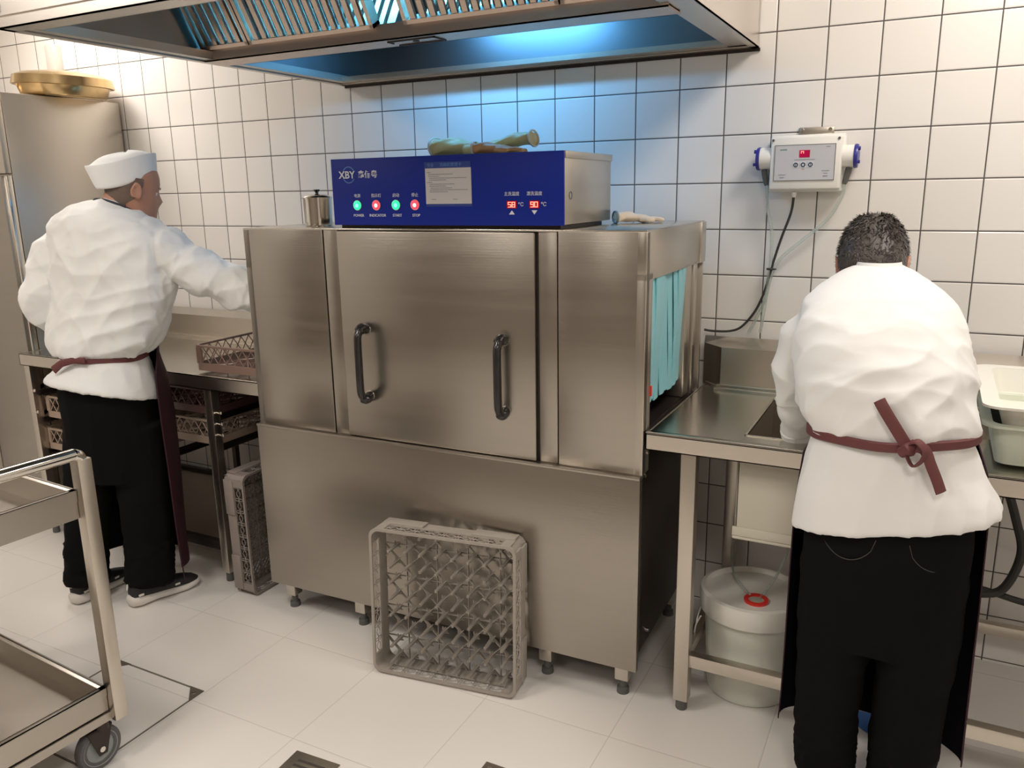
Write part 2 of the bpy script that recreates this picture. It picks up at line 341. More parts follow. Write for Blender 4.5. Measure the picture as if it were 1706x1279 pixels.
for z, y in ((0.735, 0.03), (0.80, 0.05), (0.80, 0.30), (0.20, 0.10)):
    MB().lathe([(0.006, -0.006), (0.006, 0.002), (0.002, 0.004)], (0, y, z), 12, 'x').build('screw', CHROME, D)
# control box on top of the machine
BX0, BX1, BZ0, BZ1 = -1.036, -0.240, 1.450, 1.651
cb = MB().box((BX0, 0.004, BZ0), (BX1, 0.385, BZ1-0.004), bev=0.002).box((BX0, 0.004, BZ1-0.020), (BX1+0.004, 0.388, BZ1), bev=0.002).build('control_box', STEEL2, D)
MB().box((BX0+.05, .03, ZT), (BX0+.11, .09, BZ0)).box((BX1-.11, .03, ZT), (BX1-.05, .09, BZ0)).box((BX0+.05, .3, ZT), (BX0+.11, .36, BZ0)).box((BX1-.11, .3, ZT), (BX1-.05, .36, BZ0)).box((BX0+.01, .02, ZT), (BX1-.02, .36, BZ0-.003)).build('mounting_strip', DARKST, cb)
box('front_fascia', (BX0, -0.004, BZ0-0.002), (BX1, 0.004, BZ1), BLUE, cb, 0.001)
MB().lathe([(0.010, -0.002), (0.0115, 0.0012), (0.009, 0.0012), (0.0085, -0.002)], (BX1, 0.045, 1.53), 20, 'x', cap=False).build('cable_grommet', GREYP, cb)
YF = -0.0045
X = lambda wx: wx + 0.0215          # world x on the front to local x
def ring_mesh(cx, cz, r0, r1, y, sy, n=40, a0=0, a1=2*PI):
    R = []
    for i in range(n+1):
        a = a0+(a1-a0)*i/n; ca, sa = math.cos(a), math.sin(a)
        R.append([(cx+r0*ca, y, cz+r0*sa*sy), (cx+r1*ca, y, cz+r1*sa*sy), (cx+r1*ca, y-.0005, cz+r1*sa*sy), (cx+r0*ca, y-.0005, cz+r0*sa*sy)])
    return MB().rings(R)
ring_mesh(X(-0.990), 1.602, 0.0215, 0.0245, YF, 1.05, a0=math.radians(25), a1=math.radians(330)).build('logo_ring', BLUEPR, cb)
text('XBY', (X(-0.997), YF-.0008, 1.601), 0.031, WHITEPR, cb, wt=0.0006, sx=1.05)
text('鑫佰粤', (X(-0.918), YF, 1.601), 0.0245, WHITEPR, cb, wt=0.0003, sx=1.0)
for wx, cn, en, kind in ((-0.962, '电源', 'POWER', 'g'), (-0.890, '指示灯', 'INDICATOR', 'r'), (-0.817, '启动', 'START', 'g'), (-0.748, '停止', 'STOP', 'r')):
    x = X(wx)
    text(cn, (x, YF, 1.5375), 0.0125, WHITEPR, cb); text(en, (x+0.002, YF, 1.4775), 0.0115, WHITEPR, cb, wt=0.0001)
    b = MB().lathe([(0.0145, -0.0045), (0.0145, -0.008), (0.012, -0.0095)], (x, 0, 1.509), 28, 'y').build('indicator_button', GREEN_E if kind == 'g' else RED_E, cb)
    MB().lathe([(0.0165, -0.0042), (0.0160, -0.0066), (0.0140, -0.0070), (0.0140, -0.0042)], (x, 0, 1.509), 28, 'y', cap=False).build('button_bezel', CHROME, cb)
    MB().lathe([(0.0065, -0.0088), (0.0058, -0.0104)], (x, 0, 1.508), 20, 'y').build('button_core', GHOT_E if kind == 'g' else HOT_E, cb)
# temperature displays
SEGS = {'n': 'fab', '5': 'afgcd', '8': 'abcdefg', '9': 'abcdfg', '0': 'abcdef'}
def digits(s, cx, cz, w, h, y, par):
    m = MB(); t = w*0.24
    for k, ch in enumerate(s):
        x0 = cx + (k-len(s)/2)*(w*1.45) + w*0.22
        for g in SEGS[ch]:
            q = {'a': ((0, h), (w, h)), 'g': ((0, h/2), (w, h/2)), 'd': ((0, 0), (w, 0)), 'f': ((0, h/2), (0, h)), 'b': ((w, h/2), (w, h)), 'e': ((0, 0), (0, h/2)), 'c': ((w, 0), (w, h/2))}[g]
            (ax, az), (bx, bz) = q
            m.box((x0+ax-t/2, y-.0008, cz-h/2+az-t/2), (x0+bx+t/2, y, cz-h/2+bz+t/2))
    return m.build('lit_digits', SEG_E, par)
for wx, s, cn in ((-0.422, '58', '主洗温度'), (-0.351, '90', '漂洗温度')):
    x = X(wx); box('display_window', (x-0.0155, YF-.0015, 1.4965), (x+0.0155, YF, 1.5175), SEGBG, cb, 0)
    digits(s, x, 1.507, 0.0085, 0.0135, YF-.0018, cb)
    text(cn, (x, YF, 1.5365), 0.0122, WHITEPR, cb); text('℃', (x+0.0285, YF, 1.507), 0.0150, WHITEPR, cb)
x = X(-0.422); MB().prism([(x-.009, 1.4795), (x+.009, 1.4795), (x, 1.4910)], YF-.0006, YF, 'y').build('arrow_up_mark', WHITEPR, cb)
x = X(-0.351); MB().prism([(x-.009, 1.4910), (x+.009, 1.4910), (x, 1.4795)], YF-.0006, YF, 'y').build('arrow_down_mark', WHITEPR, cb)
# notice card
box('notice_header', (X(-0.710), YF-.0011, 1.614), (X(-0.553), YF, 1.632), NAVYCARD, cb, 0)
box('notice_footer', (X(-0.708), YF-.0011, 1.503), (X(-0.550), YF, 1.511), NAVYCARD, cb, 0)
text('洗碗机管理卡', (X(-0.620), YF-.0012, 1.6225), 0.0125, BLUEPR, cb); text('专业', (X(-0.689), YF-.0012, 1.6225), 0.0120, BLUEPR, cb)
pr = MB().box((X(-0.708), YF-.0012, 1.511), (X(-0.552), YF, 1.614)); rl = random.Random(5)
for k, (zz, a, b_) in enumerate([(1.602, 0, .10), (1.5965, .04, .62), (1.591, .04, .30), (1.5855, .06, .95), (1.580, .06, .46), (1.5735, 0, .12), (1.568, .06, .66), (1.5625, .06, .46), (1.557, .08, .60), (1.5515, .06, .97), (1.546, .06, .50), (1.524, .10, .20), (1.524, .62, .72)]):
    x0 = X(-0.702)+0.142*a; xe = X(-0.702)+0.142*b_
    while x0 < xe:
        wseg = rl.uniform(.003, .007); pr.box((x0, YF-.0016, zz-.0010), (min(x0+wseg, xe), YF-.0010, zz+.0010), 1); x0 += wseg+.0012
pr.build('notice_card', [CARD, GREYPR], cb, sm=0)

# ------------------------------------------------------------------ things on the machine
J = thing('metal_canister', 'small round stainless steel canister with black lid knob on top of the dishwasher', 'canister', (-1.254, -0.60, 1.437))
MB().lathe([(0.0, 0), (0.044, 0), (0.047, 0.004), (0.048, 0.05), (0.0495, 0.093), (0.0495, 0.094)], n=40).build('body', CHROME, J)
MB().lathe([(0.0525, 0.093), (0.0525, 0.097), (0.047, 0.101), (0.03, 0.107), (0.0, 0.109)], n=40).build('lid', CHROME, J)
MB().lathe([(0.0, 0.108), (0.006, 0.108), (0.005, 0.113), (0.011, 0.122), (0.0105, 0.124), (0, 0.124)], n=20).build('lid_knob', BLACKPL, J)

def glove(name, label, loc, rz, sc, m, mc, fingers=True, seed=1):
    g = thing(name, label, 'glove', loc, rz)
    mb = MB(); rr = random.Random(seed)
    P = [(-.13, 0, .030), (-.08, .005, .034), (-.03, 0, .030), (.02, -.005, .022), (.06, 0, .018)]
    R = []
    for k, p in enumerate(spline(P, 4)):
        t = k/16; w = (.052-.012*math.sin(t*PI))*sc; h = (.028-.012*t)*sc
        R.append([tuple(Vector((p.x*sc, p.y*sc, p.z*sc)) + Vector((0.004*math.sin(5*a+k), w*math.cos(a)*(1+.08*math.sin(3*a+k*.7)), h*math.sin(a)*(1+.15*math.sin(2*a+k*.9))))) for a in [2*PI*i/24 for i in range(24)]])
    mb.rings(R)
    for k in range(4):
        y = (-.033+.022*k)*sc; l = (.075+.012*math.sin(k*1.3+seed))*sc
        mb.tube(spline([(.05*sc, y*.8, .018*sc), (.05*sc+l*.5, y+rr.uniform(-.006, .006), .020*sc), (.05*sc+l, y*1.2+rr.uniform(-.01, .01), .012*sc)], 4), [.012*sc]*8+[.006*sc], 10)
    mb.tube(spline([(-.01*sc, -.035*sc, .02*sc), (.03*sc, -.062*sc, .018*sc), (.06*sc, -.06*sc, .013*sc)], 4), [.013*sc]*8+[.007*sc], 10)
    fuse('glove_body', mb, m, g, 0.003, 3, lambda p, n: 0.0015*noise.noise(p*70))
    # rolled open cuff
    cc = MB(); R = []
    for i in range(37):
        a = 2*PI*i/36; c = Vector((-.132*sc, .052*sc*math.cos(a), .032*sc+.030*sc*math.sin(a)))
        R.append([tuple(c+Vector((.004*math.cos(q), .003*math.sin(q)*math.cos(a), .003*math.sin(q)*math.sin(a)))) for q in [2*PI*j/8 for j in range(8)]])
    cc.rings(R, cap=False).build('cuff', mc, g)
    return g
g1 = glove('rubber_glove', 'yellow rubber glove lying flat on the blue control box, fingers to the right', (-0.66, -0.54, 1.652), 0.05, 1.0, LATEX, LATEXW, seed=2)
g2 = glove('rubber_glove', 'pale yellow rubber glove draped on top of the other, cuff raised at the right', (-0.575, -0.50, 1.670), math.radians(180+8), 0.8, LATEX, LATEXW, seed=5)
g2.rotation_euler = (0.05, 0.07, math.radians(184))
g3 = glove('rubber_glove', 'crumpled orange and white rubber glove on the right of the control box pile', (-0.52, -0.62, 1.652), 0.12, 0.62, mat('orange_latex', (0.66, 0.42, 0.22), 0.5), LATEXW, seed=9)
g4 = glove('knitted_glove', 'cream knitted work glove with dark open cuff beside the control box on the machine', (-0.195, -0.275, 1.437), 0.62, 0.62, KNIT, mat('grey_blue_cuff_trim', (0.14, 0.2, 0.24), 0.7), seed=4)

# ------------------------------------------------------------------ exhaust hood
H = thing('exhaust_hood', 'large stainless steel exhaust hood with slatted filters over the dishwasher', 'exhaust hood', (-0.7405, -0.715, 1.98))
HX0, HX1, HY0 = -1.583+0.7405, 0.102+0.7405, -1.43+0.715
HY1 = 0.715-0.002; HT = CEIL-1.98
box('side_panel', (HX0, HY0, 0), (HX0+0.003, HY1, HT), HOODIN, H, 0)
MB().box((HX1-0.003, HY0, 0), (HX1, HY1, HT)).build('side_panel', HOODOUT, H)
MB().box((HX0, HY0, 0.0), (HX1, HY0+0.004, 0.034)).box((HX0, HY0+0.01, 0.034), (HX1, HY0+0.014, HT)).box((HX0, HY0-0.006, 0.030), (HX1, HY0+0.012, 0.037)).build('front_fascia', HOODOUT, H)
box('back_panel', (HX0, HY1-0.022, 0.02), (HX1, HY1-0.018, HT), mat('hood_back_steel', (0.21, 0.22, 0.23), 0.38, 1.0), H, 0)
rim = MB()
rim.box((HX0, HY0, 0), (HX1, HY0+0.045, 0.004)).box((HX0, HY0+0.045, 0.006), (HX1, HY0+0.085, 0.010)).box((HX0, HY0+0.083, 0.006), (HX1, HY0+0.086, 0.030))
rim.box((HX0, HY0, 0), (HX0+0.022, HY1, 0.004)).box((HX0+0.022, HY0+.04, 0.005), (HX0+0.062, HY1, 0.009)).box((HX0+0.060, HY0+.08, 0.005), (HX0+0.063, HY1-.05, 0.030))
rim.box((HX1-0.025, HY0, 0), (HX1, HY1, 0.004)).box((HX1-0.090, HY0+.04, 0.007), (HX1-0.025, HY1, 0.011)).box((HX1-0.093, HY0+.08, 0.007), (HX1-0.090, HY1-.05, 0.034))
rim.box((HX0, HY1-0.035, 0.0), (HX1, HY1, 0.004)).box((HX0+.06, HY1-0.085, 0.005), (HX1-.09, HY1-0.03, 0.009)).box((HX0+.06, HY1-0.088, 0.005), (HX1-.09, HY1-0.085, 0.022))
rim.build('rim', STEEL2, H)
box('wall_flange', (HX0+0.01, HY1-0.006, -0.010), (HX1+0.004, HY1, 0.0), DARKST, H, 0)
TX0, TX1 = HX0+0.022, HX1-0.075
MB().box((TX0, -0.040, 0.0), (TX1, 0.065, 0.004)).box((TX0, -0.040, 0), (TX1, -0.036, 0.046)).box((TX0, 0.061, 0), (TX1, 0.065, 0.046)).build('grease_trough', HOODBR, H)
fx = MB(); xa = -0.80+0.7405
fx.box((xa-0.030, -0.022, -0.004), (xa+0.135, -0.018, 0)).box((xa-0.030, 0.040, -0.004), (xa+0.135, 0.044, 0)).box((xa-0.030, -0.022, -0.004), (xa-0.026, 0.01, 0)).box((xa+0.131, -0.022, -0.004), (xa+0.135, 0.044, 0)).lathe([(0.010, -0.003), (0.010, 0.0)], (xa+0.05, 0.012, 0), 16).build('drain_fitting', BLACKRB, H)
# V bank of baffle filters
def filt(x0, x1, s, nm='baffle_filter'):
    # plane from (y0,z0) rising to (y1,z1)
    y0, z0 = (-0.038, 0.042) if s < 0 else (0.063, 0.042); y1, z1 = y0+s*0.235, z0+0.40
    L = math.hypot(y1-y0, z1-z0); dv = Vector((0, (y1-y0)/L, (z1-z0)/L)); nv = Vector((0, -dv.z*1.0, dv.y))*(1 if s < 0 else -1)
    if nv.y*s < 0: nv = -nv
    O = Vector((0, y0, z0)); m = MB()
    def slab(xa, xb, ta, tb, na, nb):
        vs = [O+dv*t+nv*n+Vector((x, 0, 0)) for x in (xa, xb) for t in (ta, tb) for n in (na, nb)]
        m.add(vs, [(0, 1, 3, 2), (4, 6, 7, 5), (0, 4, 5, 1), (2, 3, 7, 6), (0, 2, 6, 4), (1, 5, 7, 3)])
    slab(x0, x0+0.012, 0, L, -0.02, 0.02); slab(x1-0.012, x1, 0, L, -0.02, 0.02)
    slab(x0, x1, 0, 0.012, -0.02, 0.02); slab(x0, x1, L-0.012, L, -0.02, 0.02)
    p = 0.0345; n = int((x1-x0-0.02)/p)
    for k in range(n):
        xc = x0+0.02+p*(k+0.4)
        slab(xc-0.0085, xc+0.0085, 0.008, L-0.008, 0.014, 0.017); slab(xc-0.0085, xc-0.007, 0.008, L-0.008, 0.006, 0.015); slab(xc+0.007, xc+0.0085, 0.008, L-0.008, 0.006, 0.015)
        slab(xc+p/2-0.0095, xc+p/2+0.0095, 0.008, L-0.008, -0.017, -0.014); slab(xc+p/2-0.0095, xc+p/2-0.008, 0.008, L-0.008, -0.015, -0.006); slab(xc+p/2+0.008, xc+p/2+0.0095, 0.008, L-0.008, -0.015, -0.006)
    m.build(nm, HOODBR if s < 0 else STEEL2, H)
XS = [(-1.555, -1.345), (-1.34, -0.852), (-0.745, -0.26), (-0.255, 0.02)]
for a, b in XS: filt(a+0.7405, b+0.7405, -1)
for a, b in XS: filt(a+0.7405, b+0.7405, 1)
MB().box((TX0, -0.29, 0.44), (TX1, 0.32, 0.45)).build('filter_roof', HOODIN, H)
MB().box((TX0, -0.275, 0.435), (TX1, -0.262, 0.77)).box((TX0, 0.287, 0.435), (TX1, 0.3, 0.77)).build('duct_wall', HOODIN, H)
for y, z, n in ((-0.345, 2.245, 'short blue ultraviolet tube inside the back of the hood'), (-0.70, 2.375, 'long blue ultraviolet tube between the filter banks in the hood')):
    t = thing('ultraviolet_lamp', n, 'lamp', (-0.80 if y > -.5 else -0.62, y, z))
    MB().tube([(-.27, 0, 0), (.27, 0, 0)], 0.009, 12).build('tube', UVT, t)
    MB().box((-.30, -.012, -.012), (-.27, .012, .012), bev=.002).box((.27, -.012, -.012), (.30, .012, .012), bev=.002).box((-.30, -.008, .012), (.30, .008, .018 if y > -.5 else .045)).box((-.30, -.004, .012), (-.29, .004, .20 if y > -.5 else .05)).box((.29, -.004, .012), (.30, .004, .20 if y > -.5 else .05)).build('holder', STEEL2, t)
box('lamp_carrier', (-0.40, -0.012+0.37, 0.46), (0.44, 0.012+0.37, 0.48), HOODIN, H, 0)

# ------------------------------------------------------------------ right sink counter
S = thing('sink_counter', 'stainless steel sink counter with splashback on the right of the dishwasher', 'sink counter', (0.0, -0.36, 0))
def sc(m, nm, mt=TOPST): return m.build(nm, mt, S)
CX0, CX1, CY0, CY1, CZ = -0.018, 1.50, -0.355, 0.345, 0.868
SX0, SX1, SY0, SY1 = 0.245, 0.745, -0.255, 0.175      # sink opening
m = MB()
m.box((CX0, CY0, CZ-.003), (CX1, SY0, CZ)).box((CX0, SY1, CZ-.003), (CX1, CY1-.06, CZ)).box((CX0, SY0, CZ-.003), (SX0, SY1, CZ)).box((SX1, SY0, CZ-.003), (CX1, SY1, CZ))
m.box((CX0, CY0, CZ-.002), (CX1, CY0+.018, CZ+.006), bev=.003)
m.build('worktop', TOPST, S)
sc(MB().box((CX0, CY0, CZ-.048), (CX1, CY0+.003, CZ+.004)).box((CX0, CY0, CZ-.048), (CX0+.003, CY1-.02, CZ+.002)).box((CX0, CY0, CZ-.048), (CX1, CY0+.02, CZ-.045)), 'front_apron', STEEL2)
# splashback: upright with a sloped cap and a bevelled left end
z0, z1, z2 = CZ-.004, 1.012, 1.036
pf = [(CY1-.085, z0), (CY1-.085, z1), (CY1-.002, z2), (CY1, z0)]
def sec(x, dy=0, dz=0): return [(x, min(a+dy, CY1), b) for a, b in pf]
R = [[(CX0-.012, CY1-.012, z0), (CX0-.012, CY1-.012, z1), (CX0-.012, CY1-.002, z2), (CX0-.012, CY1, z0)], sec(CX0+.065), sec(CX1)]
MB().rings(R).build('splashback', STEEL2, S, sm=20)
sc(MB().box((CX0+.05, CY1-.118, z0), (CX1, CY1-.086, z0+.013), bev=.003).box((CX0+.055, CY1-.102, z0+.010), (CX1, CY1-.086, z0+.022), bev=.003).prism([(CX0+.02, CY1-.02), (CX0-.01, CY1-.01), (CX0+.06, CY1-.105), (CX0+.09, CY1-.09)], z0, z0+.012), 'splashback_step', STEEL2)
sc(MB().box((SX0-.003, SY0, .58), (SX0, SY1, CZ)).box((SX1, SY0, .58), (SX1+.003, SY1, CZ)).box((SX0, SY0-.003, .58), (SX1, SY0, CZ)).box((SX0, SY1, .58), (SX1, SY1+.003, CZ)).box((SX0, SY0, .577), (SX1, SY1, .58)).box((SX0-.007, SY0-.007, CZ-.001), (SX1+.007, SY0, CZ+.0025), bev=.001).box((SX0-.007, SY0-.007, CZ-.001), (SX0, SY1+.007, CZ+.0025), bev=.001).box((SX0-.007, SY1, CZ-.001), (SX1+.007, SY1+.007, CZ+.0025), bev=.001).box((SX1, SY0-.007, CZ-.001), (SX1+.007, SY1+.007, CZ+.0025), bev=.001), 'sink_bowl', STEEL2)
sc(MB().box((SX0-.020, SY0-.022, .592), (SX1+.02, SY0-.006, .815), bev=.006).box((SX0-.020, SY1+.006, .592), (SX1+.02, SY1+.02, .815), bev=.006).box((SX0-.020, SY0-.022, .592), (SX0-.006, SY1+.02, .815), bev=.006).box((SX1+.006, SY0-.022, .592), (SX1+.02, SY1+.02, .815), bev=.006).box((SX0-.020, SY0-.022, .565), (SX1+.02, SY1+.02, .575), bev=.004).box((SX0-.024, SY0-.026, .562), (SX1+.024, SY1+.024, .572), bev=.004).box((SX0-.024, SY0-.026, .572), (SX1+.024, SY0-.018, .60), bev=.003), 'bowl_housing', CREAM)
for x in (0.105, 1.36):
    for y in (-0.325, 0.275):
        l = MB().box((x-.0215, y-.0215, .035), (x+.0215, y+.0215, CZ-.01), bev=.002).build('leg', STEEL2, S)
        MB().lathe([(0.016, 0), (0.018, .004), (0.017, .036)], (x, y, 0), 18).build('foot', GREYP, l)
sc(MB().box((.126, -.340, .152), (1.34, -.31, .192), bev=.002), 'stretcher', STEEL2)
sc(MB().box((.126, .262, .145), (1.34, .292, .182), bev=.002), 'stretcher', STEEL2)
sc(MB().box((.090, -.305, .155), (.120, .255, .190), bev=.002), 'stretcher', STEEL2)
# things on and under the sink counter
def tub(name, label, x0, x1, y0, y1, z0, h, m, fl=0.02, wall=0.004):
    t = thing(name, label, 'tub', ((x0+x1)/2, (y0+y1)/2, z0)); hx, hy = (x1-x0)/2, (y1-y0)/2
    def rr(ax, ay, z, r=.03):
        out = []
        for cx, cy, a0 in ((ax-r, ay-r, 0), (-ax+r, ay-r, 90), (-ax+r, -ay+r, 180), (ax-r, -ay+r, 270)):
            for k in range(6): a = math.radians(a0+18*k); out.append((cx+r*math.cos(a), cy+r*math.sin(a), z))
        return out
    MB().rings([rr(hx-.03, hy-.03, .0), rr(hx-.018, hy-.018, .004), rr(hx, hy, h), rr(hx-wall, hy-wall, h), rr(hx-.022, hy-.022, .008), rr(hx-.05, hy-.05, .007)]).build('body', m, t)
    MB().rings([rr(hx-.002, hy-.002, h-.008, .03), rr(hx+fl, hy+fl, h-.004, .04), rr(hx+fl, hy+fl, h+.002, .04), rr(hx-wall, hy-wall, h+.002, .03), rr(hx-wall, hy-wall, h-.008, .03)], cap=False).build('rim', m, t)
    return t
tub('plastic_tub', 'pale green plastic food tub on the right end of the sink counter', 0.825, 1.32, -0.655, -0.32, 0.8745, 0.105, TUBG)
tub('plastic_tub', 'white plastic food tub on the right, set into the pale green tub beneath it', 0.835, 1.32, -0.655, -0.20, 0.960, 0.07, TUBW, fl=0.035)
fa = thing('faucet', 'metal faucet with hose fitting behind the white tub at the right edge', 'faucet', (0.93, -0.16, 0.875))
MB().lathe([(0.0, 0), (.022, 0), (.022, .01), (.013, .016), (.012, .09)], n=20).build('body', CHROME, fa)
MB().tube([(0, 0, .085), (-.045, -.005, .088)], [.009, .009], 14).tube([(-.045, -.005, .088), (-.05, -.005, .088), (-.062, -.006, .088)], [.013, .013, .008], 14).tube([(-.062, -.006, .088), (-.09, -.008, .085)], [.006, .006], 12).tube([(0, 0, .085), (.12, .0, .10)], [.008, .008], 12).build('spout', CHROME, fa)
MB().box((-.012, -.012, .09), (.012, .012, .118), bev=.004).tube([(0, 0, .11), (.02, .0, .15)], [.006, .005], 10).build('valve', TEAL, fa)

B = thing('plastic_bucket', 'translucent white plastic bucket with a red ringed hole in its lid under the sink counter', 'bucket', (0.262, -0.475, 0))
MB().lathe([(0, .004), (.112, .004), (.122, 0.0), (.128, .006), (.131, .03), (.144, .30), (.146, .315), (.143, .316)], n=56).build('body', BUCK, B)
lid = MB().lathe([(.158, .272), (.1595, .275), (.160, .318), (.157, .334), (.146, .337), (.143, .326), (.139, .322), (.05, .324), (.0, .325)], n=56).build('lid', BUCKLID, B)
MB().lathe([(.024, .3235), (.024, .331), (.036, .331), (.036, .3225)], (.02, -.055, 0), 36, cap=False).build('red_ring', REDP, lid)
MB().lathe([(0, .3255), (.024, .3255)], (.02, -.055, 0), 30, cap=False).build('opening_cap', mat('cloudy_liquid_opening', (.42, .46, .38), .3), lid)
MB().tube(spline([(-.150, .03, .29), (-.165, -.02, .20), (-.162, -.06, .15), (-.15, -.1, .22), (-.13, -.12, .27)], 5), .0025, 6).build('bail_handle', WHITEP, B)
BB = thing('blue_bucket', 'blue plastic bin standing under the counter behind the right worker legs', 'bucket', (0.67, -0.48, 0))
MB().lathe([(0, 0), (.10, 0), (.13, .26), (.136, .262), (.136, .27), (.126, .27), (.097, .006), (0, .006)], n=40).build('body', BLUEB, BB)
MB().tube([(-.134, 0, .25), (-.14, .0, .20), (-.12, -.06, .16), (0, -.14, .13), (.12, -.06, .16), (.14, 0, .20), (.134, 0, .25)], .003, 6).build('bail_handle', WHITEP, BB)

def hose(name, pts, r, m, label, cat, k=8, parent=None, group=None):
    o = MB().tube(spline(pts, k), r, 10).build(name, m, parent)
    if label: tag(o, label, cat, group)
    return o
hose('drain_hose', [(0.84, -0.12, 0.80), (0.90, -.25, .72), (.945, -.26, .60), (.968, -.26, .50), (.94, -.25, .385), (.885, -.25, .352), (.78, -.24, .345), (.6, -.2, .33)], .0125, BLACKRB, 'thick black drain hose curving down under the right end of the counter', 'hose')
hose('drain_hose', [(0.70, -.16, .345), (.88, -.20, .345), (1.0, -.2, .325), (1.12, -.2, .32), (1.3, -.18, .33)], .010, BLACKRB, 'thin black hose running level near the wall under the right end of the counter', 'hose')
hose('grey_cable', [(-0.004, -.03, .612), (.04, -.02, .62), (.085, -.02, .655), (.115, -.018, .71), (.105, -.018, .77), (.082, -.018, .78), (.062, -.018, .76), (.055, -.018, .70), (.085, -.018, .65), (.115, -.025, .625), (.15, -.035, .615)], .0035, mat('grey_cable_sheath', (.12, .115, .10), .5), 'looped thin grey cable hanging on the wall under the sink counter', 'cable')

# chemical dispenser on the wall
Q = thing('chemical_dispenser', 'white wall mounted dosing dispenser with blue pump covers and red display', 'dispenser', (0.276, 0, 1.615))
MB().box((-.106, -.085, -.080), (.108, -.012, .082), bev=.008).box((-.112, -.050, -.088), (.114, -.010, .088), bev=.006).build('case', WHITEP, Q)
box('face_plate', (-.0905, -.0875, -.0520), (.0890, -.0850, .0555), mat('silver_grey_face', (.55, .55, .58), .35), Q, 0)
fr_ = MB()
for a, b in (((-.0915, -.053), (.090, -.0515)), ((-.0915, .055), (.090, .0565)), ((-.0915, -.053), (-.0900, .0565)), ((.0885, -.053), (.090, .0565))): fr_.box((a[0], -.0880, a[1]), (b[0], -.0850, b[1]))
fr_.build('face_border', GREYP, Q)
box('display_window', (-.0165, -.0885, .0175), (.0150, -.0874, .0395), mat('red_lcd', (.12, .0, .02), .2, emit=((.55, .0, .06), .55)), Q, 0)
digits('n', -.0075, .0300, .0070, .0110, -.0888, Q)
for k, xx in enumerate((-.0255, -.0035, .0185)):
    box('key', (xx-.0085, -.0885, -.0135), (xx+.0085, -.0874, .0035), mat('pale_key', (.66, .68, .70), .4), Q, 0)
    ring_mesh(xx, -.005, .0036 if k == 1 else .0040, .0072, -.0886, 1.0).build('key_symbol', mat('key_navy', (.03, .05, .10), .4), Q)
    if k != 1: box('key_symbol', (xx-.0008, -.0892, -.011), (xx+.0008, -.0886, .001), mat('key_navy', (.03, .05, .10), .4), Q, 0)
rm = random.Random(8)
def marks(cx, cz, w, h, m, wl=.0028):
    q = MB(); x0 = cx-w/2
    while x0 < cx+w/2:
        ww = rm.uniform(.6, 1.2)*wl; q.box((x0, -.0879, cz-h*rm.uniform(.35, .5)), (min(x0+ww, cx+w/2), -.0874, cz+h*rm.uniform(.3, .5))); x0 += ww+wl*.35
    return q.build('small_print', m, Q, sm=0)
marks(.0, .0105, .062, .0028, GREYPR, .0018); marks(-.0660, -.0345, .022, .0032, GREYPR, .002); marks(-.0660, -.0430, .013, .0048, GREYPR)
marks(.0640, -.0245, .022, .0030, GREYPR, .002); marks(.0640, -.0320, .012, .0028, GREYPR, .002); marks(.0640, -.0405, .014, .0048, GREYPR)
marks(-.0650, .0420, .021, .0050, mat('teal_print', (.12, .26, .26), .5), .0024); marks(.0680, .0480, .013, .0028, GREYPR, .002)
box('small_print', (-.0072, -.0879, -.0195), (.0012, -.0874, -.0175), mat('orange_print', (.5, .25, .08), .5), Q, 0)
for s in (-1, 1):
    pmp = MB().lathe([(.034, s*.100), (.034, s*.142), (.030, s*.142)], (0, -.048, .018), 28, 'x').build('pump_housing', WHITEP, Q)
    MB().lathe([(.036, s*.141), (.037, s*.147), (.035, s*.152), (.018, s*.155)], (0, -.048, .018), 28, 'x').lathe([(.006, s*.15), (.006, s*.159)], (0, -.068, .040), 12, 'x').lathe([(.005, s*.15), (.005, s*.160)], (0, -.072, .0), 12, 'x').build('pump_cover', PURP, Q)
    MB().tube([(s*.128, -.05, -.016), (s*.126, -.05, -.030), (s*.120, -.05, -.058), (s*.118, -.05, -.066)], [.010, .010, .0085, .0065], 12).build('hose_connector', GREYP, Q)
MB().box((-.035, -.006, .084), (.072, -.001, .112), bev=.001).box((-.03, -.012, .08), (.066, -.002, .092), bev=.001).build('bracket', STEEL2, Q)
for xx in (-.024, .061): MB().lathe([(.006, -.009), (.005, -.011)], (xx, .0, .104), 14, 'y').build('screw', CHROME, Q)
for xx in (-.098, .098): MB().lathe([(.004, -.0875), (.004, -.084)], (xx, .0, .072), 10, 'y').build('corner_screw', GREYP, Q)
MB().lathe([(.008, -.088), (.0085, -.096), (.006, -.105)], (-.032, -.045, 0), 16, 'z').build('cable_gland', WHITEP, Q)
hose('power_cable', [(.244, -.045, 1.512), (.238, -.042, 1.46), (.212, -.035, 1.38), (.190, -.03, 1.30), (.178, -.03, 1.245), (.160, -.03, 1.18), (.135, -.03, 1.125), (.095, -.03, 1.075), (.055, -.03, 1.058), (.0, -.035, 1.056), (-.03, -.04, 1.060)], .0042, BLACKRB, 'black power cable running down from the dispenser to the dishwasher', 'cable')
hose('dosing_tube', [(.158, -.05, 1.548), (.164, -.045, 1.48), (.180, -.035, 1.40), (.182, -.03, 1.30), (.176, -.03, 1.24), (.170, -.03, 1.15), (.160, -.03, 1.06)], .0055, CLEARH, 'clear dosing tube hanging from the left pump of the dispenser', 'tube')
hose('dosing_tube', [(.394, -.05, 1.548), (.388, -.045, 1.51), (.350, -.035, 1.44), (.280, -.03, 1.375), (.215, -.03, 1.315), (.187, -.028, 1.26), (.168, -.022, 1.17), (.140, -.02, 1.10), (.118, -.02, 1.055)], .0055, CLEARH, 'clear dosing tube sweeping down from the right pump of the dispenser', 'tube')
